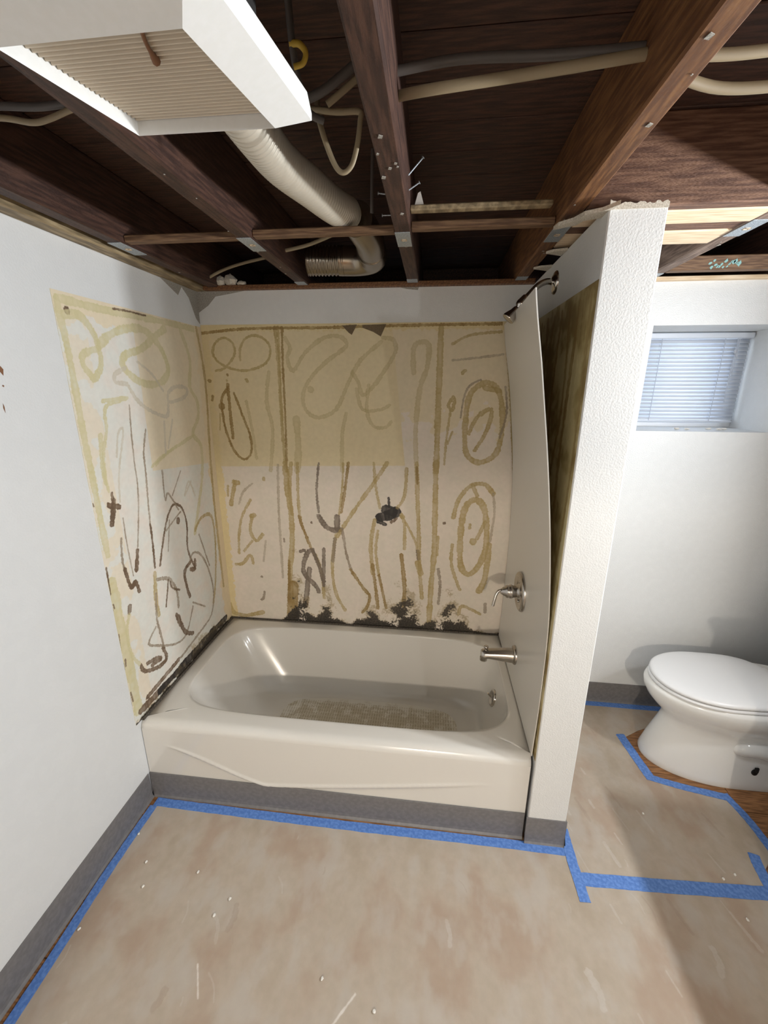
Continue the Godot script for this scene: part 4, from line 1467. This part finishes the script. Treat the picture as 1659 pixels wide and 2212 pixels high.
func make_duct_and_cables() -> void:
	var st := mb()
	var path := spline([Vector3(0.735, 2.17, 1.2), Vector3(0.738, 2.166, 1.05), Vector3(0.747, 2.165, 0.93), Vector3(0.781, 2.166, 0.80), Vector3(0.815, 2.168, 0.67), Vector3(0.845, 2.175, 0.58)], 56)
	var rr := PackedFloat32Array()
	for i in path.size():
		rr.append(0.044 + 0.0026 * cos(TAU * i / 5.0) - (0.008 * smoothstep(0.93, 1.0, i / (path.size() - 1.0))))
	tube(st, path, rr, 24)
	tag(obj("flexible_duct", st, M.flex), "white ribbed flexible exhaust duct running from the fan to the wall", "duct")
	var el := thing("duct_elbow", "shiny metal duct elbow behind the thin ledger strip", "duct")
	st = mb()
	tube(st, spline([Vector3(0.862, 2.168, 0.57), Vector3(0.876, 2.163, 0.42), Vector3(0.868, 2.16, 0.27)], 5), 0.052, 24)
	obj("pipe", st, M.foil, el)
	st = mb()
	var ep := spline([Vector3(0.868, 2.16, 0.30), Vector3(0.86, 2.158, 0.2), Vector3(0.80, 2.158, 0.16), Vector3(0.72, 2.158, 0.165)], 8)
	tube(st, ep, 0.055, 24)
	obj("elbow", st, M.foil, el)
	st = mb()
	ep = spline([Vector3(0.74, 2.158, 0.165), Vector3(0.66, 2.158, 0.17), Vector3(0.59, 2.158, 0.175)], 30)
	rr = PackedFloat32Array()
	for i in ep.size():
		rr.append(0.053 + 0.003 * cos(TAU * i / 5.0))
	tube(st, ep, rr, 24)
	obj("ribbed_pipe", st, M.foil, el)

	cable("cream electric cable hanging in a loop beside the middle joist", [Vector3(0.867, 2.175, 1.1), Vector3(0.92, 2.168, 1.1), Vector3(0.962, 2.166, 1.1), Vector3(0.964, 2.15, 1.1), Vector3(0.957, 2.11, 1.1), Vector3(0.945, 2.079, 1.1), Vector3(0.926, 2.07, 1.1), Vector3(0.908, 2.092, 1.1), Vector3(0.886, 2.15, 1.1), Vector3(0.878, 2.2, 1.09)], 0.0055, M.cable)
	cable("cream flat cable crossing the bay right of the middle joist, lower one", [Vector3(1.035, 2.18, 1.11), Vector3(1.10, 2.165, 1.15), Vector3(1.25, 2.17, 1.16), Vector3(1.444, 2.18, 1.17)], 0.009, M.cable)
	cable("greyish flat cable crossing the bay right of the middle joist, upper one", [Vector3(1.035, 2.20, 1.14), Vector3(1.15, 2.21, 1.14), Vector3(1.30, 2.20, 1.15), Vector3(1.444, 2.195, 1.16)], 0.008, M.cable_grey)
	cable("cream cable in the upper right corner, lower one", [Vector3(1.492, 2.18, 1.13), Vector3(1.6, 2.165, 1.1), Vector3(1.75, 2.165, 1.1), Vector3(1.961, 2.165, 1.12)], 0.009, M.cable)
	cable("cream cable in the upper right corner, upper one", [Vector3(1.492, 2.20, 1.13), Vector3(1.6, 2.20, 1.12), Vector3(1.75, 2.205, 1.12), Vector3(1.961, 2.20, 1.13)], 0.009, M.cable)
	cable("cream cable sagging left of the exhaust fan", [Vector3(0.124, 2.175, 1.15), Vector3(0.253, 2.169, 1.15), Vector3(0.321, 2.158, 1.15), Vector3(0.36, 2.162, 1.15), Vector3(0.413, 2.175, 1.15), Vector3(0.50, 2.19, 1.15)], 0.0055, M.cable)
	cable("grey cable left of the exhaust fan above the cream one", [Vector3(0.124, 2.19, 1.15), Vector3(0.25, 2.188, 1.15), Vector3(0.36, 2.182, 1.15), Vector3(0.50, 2.195, 1.15)], 0.007, M.cable_grey)
	cable("pale cable near the torn plaster in the far left corner", [Vector3(0.09, 2.112, 0.1), Vector3(0.182, 2.151, 0.1), Vector3(0.291, 2.179, 0.1), Vector3(0.50, 2.215, 0.1)], 0.006, M.cable)
	cable("grey cable slanting beside the fan cover", [Vector3(0.87, 2.175, 1.13), Vector3(0.91, 2.19, 1.13), Vector3(0.985, 2.235, 1.13)], 0.008, M.cable_grey)
	cable("cream cable slanting into the middle joist near the fan", [Vector3(0.905, 2.17, 1.12), Vector3(0.93, 2.185, 1.12), Vector3(0.985, 2.22, 1.12)], 0.006, M.cable)
	cable("yellow cable end curled in the dark bay right of the fan", [Vector3(0.862, 2.213, 1.2), Vector3(0.878, 2.212, 1.2), Vector3(0.889, 2.2, 1.2), Vector3(0.884, 2.186, 1.2), Vector3(0.868, 2.182, 1.2)], 0.005, M.yellow)
	cable("grey cable dropping below the yellow cable end", [Vector3(0.868, 2.275, 1.22), Vector3(0.866, 2.2, 1.19), Vector3(0.874, 2.15, 1.15), Vector3(0.9, 2.14, 1.13)], 0.007, M.cable_grey)
	cable("dark cable hanging left of the middle joist", [Vector3(0.935, 2.28, 0.72), Vector3(0.93, 2.2, 0.70), Vector3(0.928, 2.14, 0.69)], 0.005, M.cable_grey)
	cable("pale cable lying behind the ledger strip by the elbow", [Vector3(0.58, 2.13, 0.42), Vector3(0.68, 2.135, 0.46), Vector3(0.80, 2.14, 0.55)], 0.006, M.cable)
	st = mb()
	bx(st, Vector3(0.333, 2.176, 1.14), Vector3(0.40, 2.2, 1.158), 0.003, Basis(Vector3.FORWARD, 0.35), Vector3(-0.68, 0.29, 0))
	tag(obj("cable_clip", st, M.gypsum), "small pale cable connector left of the exhaust fan", "cable clip")
	st = mb()
	for s in [[Vector3(1.04, 2.17, 0.83), Vector3(1.075, 2.205, 0.83), "right side of the middle joist, higher one"], [Vector3(1.04, 2.15, 0.80), Vector3(1.066, 2.165, 0.80), "right side of the middle joist, lower one"], [Vector3(0.99, 2.16, 0.75), Vector3(0.955, 2.165, 0.75), "left side of the middle joist, higher one"], [Vector3(0.99, 2.13, 0.70), Vector3(0.96, 2.13, 0.70), "left side of the middle joist, lower one"]]:
		var nst := mb()
		tube(nst, PackedVector3Array([s[0], s[1]]), 0.0018, 8)
		lathe(nst, s[1], s[1] - s[0], [[0.0, 0.004], [0.0015, 0.004]], 8)
		tag(obj("nail", nst, M.galv), "thin nail sticking out of the " + s[2], "nail", "nails in the middle joist")
	st = mb()
	flake(st, [Vector2(-0.012, 0), Vector2(0.014, 0.002), Vector2(0.004, 0.034), Vector2(-0.003, 0.03)], Vector3(1.062, 2.148, 0.7), Vector3.RIGHT, Vector3.UP, 0.006)
	tag(obj("plaster_flake", st, M.crumb), "small white flake caught in the bay right of the middle joist", "plaster flake")


func cable(label: String, pts: Array, r: float, m: Material) -> void:
	var st := mb()
	tube(st, spline(pts, 8), r, 10, 0.65)
	tag(obj("electric_cable", st, m), label, "cable")


# ------------------------------------------------------------------ floor paper, tape, baseboards
func make_floor_cover() -> void:
	canvas(260.0, 300.0, 0.0, 0.0, 4.6)
	for y in _ph:
		for x in _pw:
			var i := (y * _pw + x) * 3
			var a := _na[(int(y * 0.45) & 511) * 512 + (int(x * 0.6) & 511)] / 255.0
			var b := _na[(int(y * 0.9 + 190) & 511) * 512 + (int(x * 1.5 + 77) & 511)] / 255.0
			var f := _nb[(y & 511) * 512 + (x & 511)] / 255.0
			for c in 3:
				_px[i + c] = int([186, 172, 155][c] + (f - 0.5) * 9.0)
			blend(i, [170, 145, 124], 0.62 * smoothstep(0.42, 0.8, a))
			blend(i, [192, 184, 174], 0.5 * smoothstep(0.45, 0.85, b))
			blend(i, [162, 145, 122], 0.4 * smoothstep(0.45, 0.15, a * 0.6 + b * 0.4))
	for k in 90:
		var u := rng.randf_range(5, 235)
		var v := 300.0 - rng.randf_range(85, 290)
		var l := rng.randf_range(1.0, 9.0)
		var an := rng.randf_range(-0.5, 0.5) + PI / 2
		_stroke(["W", "W", "P", "W"][k % 4], rng.randf_range(1.0, 9.0) if k % 3 else 1.0, [u, v, u + cos(an) * l * 0.5, v + sin(an) * l * 0.5, u + cos(an + 0.2) * l, v + sin(an + 0.2) * l])
	for k in 30:
		var u := rng.randf_range(170, 235)
		var v := 300.0 - rng.randf_range(10, 120)
		var l := rng.randf_range(1.0, 6.0)
		_stroke(["W", "P", "W"][k % 3], rng.randf_range(1.5, 6.0), [u, v, u + l * 0.3, v - l, u + l * 0.5, v - l * 1.6])
	for s in [[64.0, 156.0, 62.5, 146.0], [80.0, 160.0, 79.0, 150.0], [52.0, 138.0, 48.0, 131.0], [90.0, 140.0, 96.0, 132.0]]:
		_stroke("Z", 2.0, [s[0], 300.0 - s[1], s[2], 300.0 - s[3]])
	var pm := mat(Color.WHITE, 0.75)
	pm.albedo_texture = picture()
	pm.texture_repeat = false
	var size := Vector2(2.6, 3.0)
	var st := mb()
	sheet(st, PackedVector2Array([Vector2(0.035, 0.852), Vector2(1.69, 0.852), Vector2(1.69, 0.925), Vector2(2.36, 0.905), Vector2(2.36, 2.99), Vector2(0.035, 2.99)]), 0.0006, 0.0016, size)
	tag(obj("floor_paper", st, pm), "large sheet of scuffed brown floor protection paper in front of the tub", "floor paper")
	st = mb()
	sheet(st, PackedVector2Array([Vector2(1.685, 0.02), Vector2(2.86, 0.02), Vector2(2.86, 0.1), Vector2(2.32, 0.15), Vector2(2.21, 0.2), Vector2(2.13, 0.25), Vector2(2.15, 0.48), Vector2(2.43, 0.53), Vector2(2.445, 0.76), Vector2(2.37, 0.83), Vector2(2.36, 0.90), Vector2(1.69, 0.92)]), 0.0006, 0.0016, size)
	tag(obj("floor_paper", st, pm), "brown floor protection paper in the nook around the toilet", "floor paper")

	strip([Vector2(0.034, 0.86), Vector2(0.03, 1.1), Vector2(0.04, 1.5), Vector2(0.036, 2.2), Vector2(0.038, 2.95)], 0.031, "long blue tape strip beside the left wall baseboard", 0.0030)
	strip([Vector2(0.03, 0.842), Vector2(0.4, 0.846), Vector2(0.9, 0.848), Vector2(1.3, 0.845), Vector2(1.675, 0.846)], 0.036, "long blue tape strip along the foot of the tub baseboard", 0.0024)
	strip([Vector2(1.688, 0.76), Vector2(1.687, 0.88), Vector2(1.692, 1.01)], 0.036, "short blue tape strip at the corner of the partition foot", 0.0034)
	strip([Vector2(1.69, 0.938), Vector2(1.95, 0.928), Vector2(2.35, 0.908)], 0.044, "blue tape strip crossing the floor from the partition to the vanity", 0.0026)
	strip([Vector2(2.366, 0.775), Vector2(2.352, 0.83), Vector2(2.340, 0.93), Vector2(2.337, 1.1), Vector2(2.336, 1.4), Vector2(2.336, 1.9), Vector2(2.336, 2.6)], 0.036, "blue tape strip beside the foot of the vanity", 0.0034, true)
	strip([Vector2(2.108, 0.235), Vector2(2.12, 0.33), Vector2(2.142, 0.49)], 0.042, "short blue tape strip left of the toilet foot", 0.0034, true)
	strip([Vector2(2.13, 0.475), Vector2(2.25, 0.508), Vector2(2.42, 0.542)], 0.034, "blue tape strip in front of the toilet base", 0.0028)
	strip([Vector2(2.415, 0.525), Vector2(2.44, 0.64), Vector2(2.445, 0.77)], 0.032, "blue tape strip from the toilet towards the vanity", 0.0032)
	strip([Vector2(1.67, 0.026), Vector2(2.0, 0.024), Vector2(2.4, 0.026), Vector2(2.86, 0.024)], 0.038, "blue tape strip along the baseboard under the window", 0.0026)


func strip(pts: Array, w: float, label: String, y: float, round_end := false) -> void:
	var p3 := []
	for p in pts:
		p3.append(Vector3(p.x, 0, p.y))
	var c := spline(p3, 14)
	var a := PackedVector2Array()
	var b := PackedVector2Array()
	for i in c.size():
		var t := (c[mini(i + 1, c.size() - 1)] - c[maxi(i - 1, 0)]).normalized()
		var nn := Vector2(-t.z, t.x)
		var q := Vector2(c[i].x, c[i].z)
		var ww := w / 2 * (0.7 if round_end and i == 0 else 1.0)
		a.append(q + nn * (ww + rng.randf_range(-0.0009, 0.0009)))
		b.append(q - nn * (ww + rng.randf_range(-0.0009, 0.0009)))
	b.reverse()
	a.append_array(b)
	var st := mb()
	sheet(st, a, y - 0.0009, y)
	tag(obj("masking_tape", st, M.tape), label, "tape", "blue tape on the floor")


func base_run(called: String, a: Vector3, b: Vector3, n: Vector3, label: String) -> void:
	# vinyl cove: thin sheet with a small toe
	var prof := [[0.0, 0.122], [0.0025, 0.122], [0.0032, 0.119], [0.0032, 0.02], [0.005, 0.009], [0.01, 0.002], [0.011, 0.0], [0.0, 0.0]]
	var rows := []
	for e in [a, b]:
		var r := PackedVector3Array()
		for p in prof:
			r.append(e + n * p[0] + Vector3.UP * p[1])
		rows.append(r)
	var st := mb()
	loft(st, rows, true, false, -1)
	cap(st, rows[0], a - b)
	cap(st, rows[1], b - a)
	struct(called, st, M.base, label)


func make_baseboards() -> void:
	base_run("baseboard_left", Vector3(0, 0, TUB_D + 0.01), Vector3(0, 0, ROOM_Z), Vector3.RIGHT, "grey vinyl baseboard along the left wall")
	base_run("baseboard_tub", Vector3(0.003, 0, TUB_D + 0.001), Vector3(1.521, 0, TUB_D + 0.001), Vector3(0, 0, 1), "dark grey vinyl baseboard across the foot of the tub apron")
	base_run("baseboard_partition", Vector3(PART_X - 0.006, 0, PART_Z), Vector3(PART_X + PART_T + 0.004, 0, PART_Z), Vector3(0, 0, 1), "grey vinyl baseboard at the foot of the partition end")
	base_run("baseboard_nook", Vector3(PART_X + PART_T, 0, 0.0), Vector3(PART_X + PART_T, 0, PART_Z + 0.003), Vector3.RIGHT, "grey vinyl baseboard on the toilet side of the partition")
	base_run("baseboard_back", Vector3(PART_X + PART_T, 0, 0.0), Vector3(ROOM_X, 0, 0.0), Vector3(0, 0, 1), "grey vinyl baseboard under the basement window")
	base_run("baseboard_right", Vector3(ROOM_X, 0, 0.0), Vector3(ROOM_X, 0, 0.84), Vector3.LEFT, "grey vinyl baseboard behind the toilet")
	base_run("baseboard_rear", Vector3(0, 0, ROOM_Z), Vector3(ROOM_X, 0, ROOM_Z), Vector3(0, 0, -1), "grey vinyl baseboard behind the viewer")


# ------------------------------------------------------------------ crumbs and scraps
func lump(st: SurfaceTool, at: Vector3, r: Vector3) -> void:
	var rings := []
	for i in 5:
		var a := -PI / 2 + PI * i / 4.0
		var ring := PackedVector3Array()
		for k in 9:
			var b := TAU * k / 9
			ring.append(at + Vector3(cos(b) * cos(a), sin(a), sin(b) * cos(a)) * r * rng.randf_range(0.72, 1.12))
		rings.append(ring)
	loft(st, rings, true, false, -1)


func make_debris() -> void:
	# plaster lumps on top of the far wall
	var spots := [[0.135, 0.026, Vector3(0.03, 0.022, 0.018)], [0.185, 0.03, Vector3(0.03, 0.026, 0.02)], [0.235, 0.024, Vector3(0.026, 0.01, 0.014)], [0.07, 0.02, Vector3(0.035, 0.012, 0.016)]]
	var lab := ["pale lump of broken plaster on the wall top, second from the left corner", "largest pale lump of broken plaster on the wall top behind the tub", "low crumb of broken plaster on the wall top, farthest from the left corner", "flat lump of broken plaster in the torn left corner"]
	for i in spots.size():
		var s: Array = spots[i]
		var st := mb()
		lump(st, Vector3(s[0], TOP + 0.018 + s[2].y * 0.8, s[1]), s[2])
		tag(obj("plaster_lump", st, M.gypsum), lab[i], "plaster lump", "plaster lumps on the wall top")
	# torn drywall left on the joist above the partition
	var st := mb()
	flake(st, [Vector2(0, 0), Vector2(0.05, 0.03), Vector2(0.06, 0.06), Vector2(0.10, 0.075), Vector2(0.112, 0.16), Vector2(0.085, 0.12), Vector2(0.05, 0.10), Vector2(0.035, 0.06), Vector2(0.005, 0.03)], Vector3(1.432, JOIST_Y - 0.012, 0.70), Vector3.RIGHT, Vector3(0, 0, 1), 0.009)
	tag(obj("drywall_scrap", st, M.gypsum), "torn piece of ceiling drywall beside the partition top", "drywall scrap", "drywall scraps above the tub")
	for s in [[1.50, 0.46, 0.032, "pale drywall remnant under the joist above the shower arm, nearer one"], [1.502, 0.27, 0.028, "pale drywall remnant under the joist above the shower arm, farther one"]]:
		st = mb()
		flake(st, [Vector2(-0.03, 0), Vector2(0.025, -0.03), Vector2(0.03, s[2]), Vector2(-0.01, s[2] * 0.7)], Vector3(s[0], JOIST_Y - 0.008, s[1]), Vector3.RIGHT, Vector3(0, 0, 1), 0.007)
		tag(obj("drywall_scrap", st, M.gypsum), s[3], "drywall scrap", "drywall scraps above the tub")
	# crumbs on the paper and on the window ledge
	var spots2 := [[0.05, 0.975, "by the left tape, nearest the tub"], [0.145, 1.065, "near the tape corner"], [0.185, 1.14, "just in front of the tape corner one"], [0.062, 1.275, "beside the long tape, nearest the viewer"], [0.35, 1.075, "before the tub's left part"], [0.50, 1.14, "before the tub middle, right of a pair"], [0.47, 1.19, "before the tub middle, left of a pair"], [0.86, 1.3, "at mid floor"], [1.02, 1.35, "right of mid floor"], [2.03, 0.66, "between the partition and the toilet"], [2.2, 0.88, "just behind the crossing tape"], [2.25, 0.86, "nearest the vanity"], [2.2, 1.0, "in front of the crossing tape"]]
	for p in spots2:
		st = mb()
		lump(st, Vector3(p[0], 0.0045, p[1]), Vector3(0.0045, 0.003, 0.006))
		tag(obj("plaster_crumb", st, M.crumb), "small white plaster crumb on the floor paper " + p[2], "crumb", "crumbs on the floor paper")
	var order := ["leftmost", "second from the left", "middle one of five", "second from the right", "rightmost"]
	var led := [[2.27, -0.1], [2.31, -0.09], [2.42, -0.12], [2.455, -0.10], [2.49, -0.12]]
	for k in 5:
		st = mb()
		lump(st, Vector3(led[k][0], 1.483, led[k][1]), Vector3(0.014, 0.005, 0.012))
		tag(obj("plaster_crumb", st, M.crumb), "white plaster crumb on the window ledge, " + order[k], "crumb", "crumbs on the window ledge")
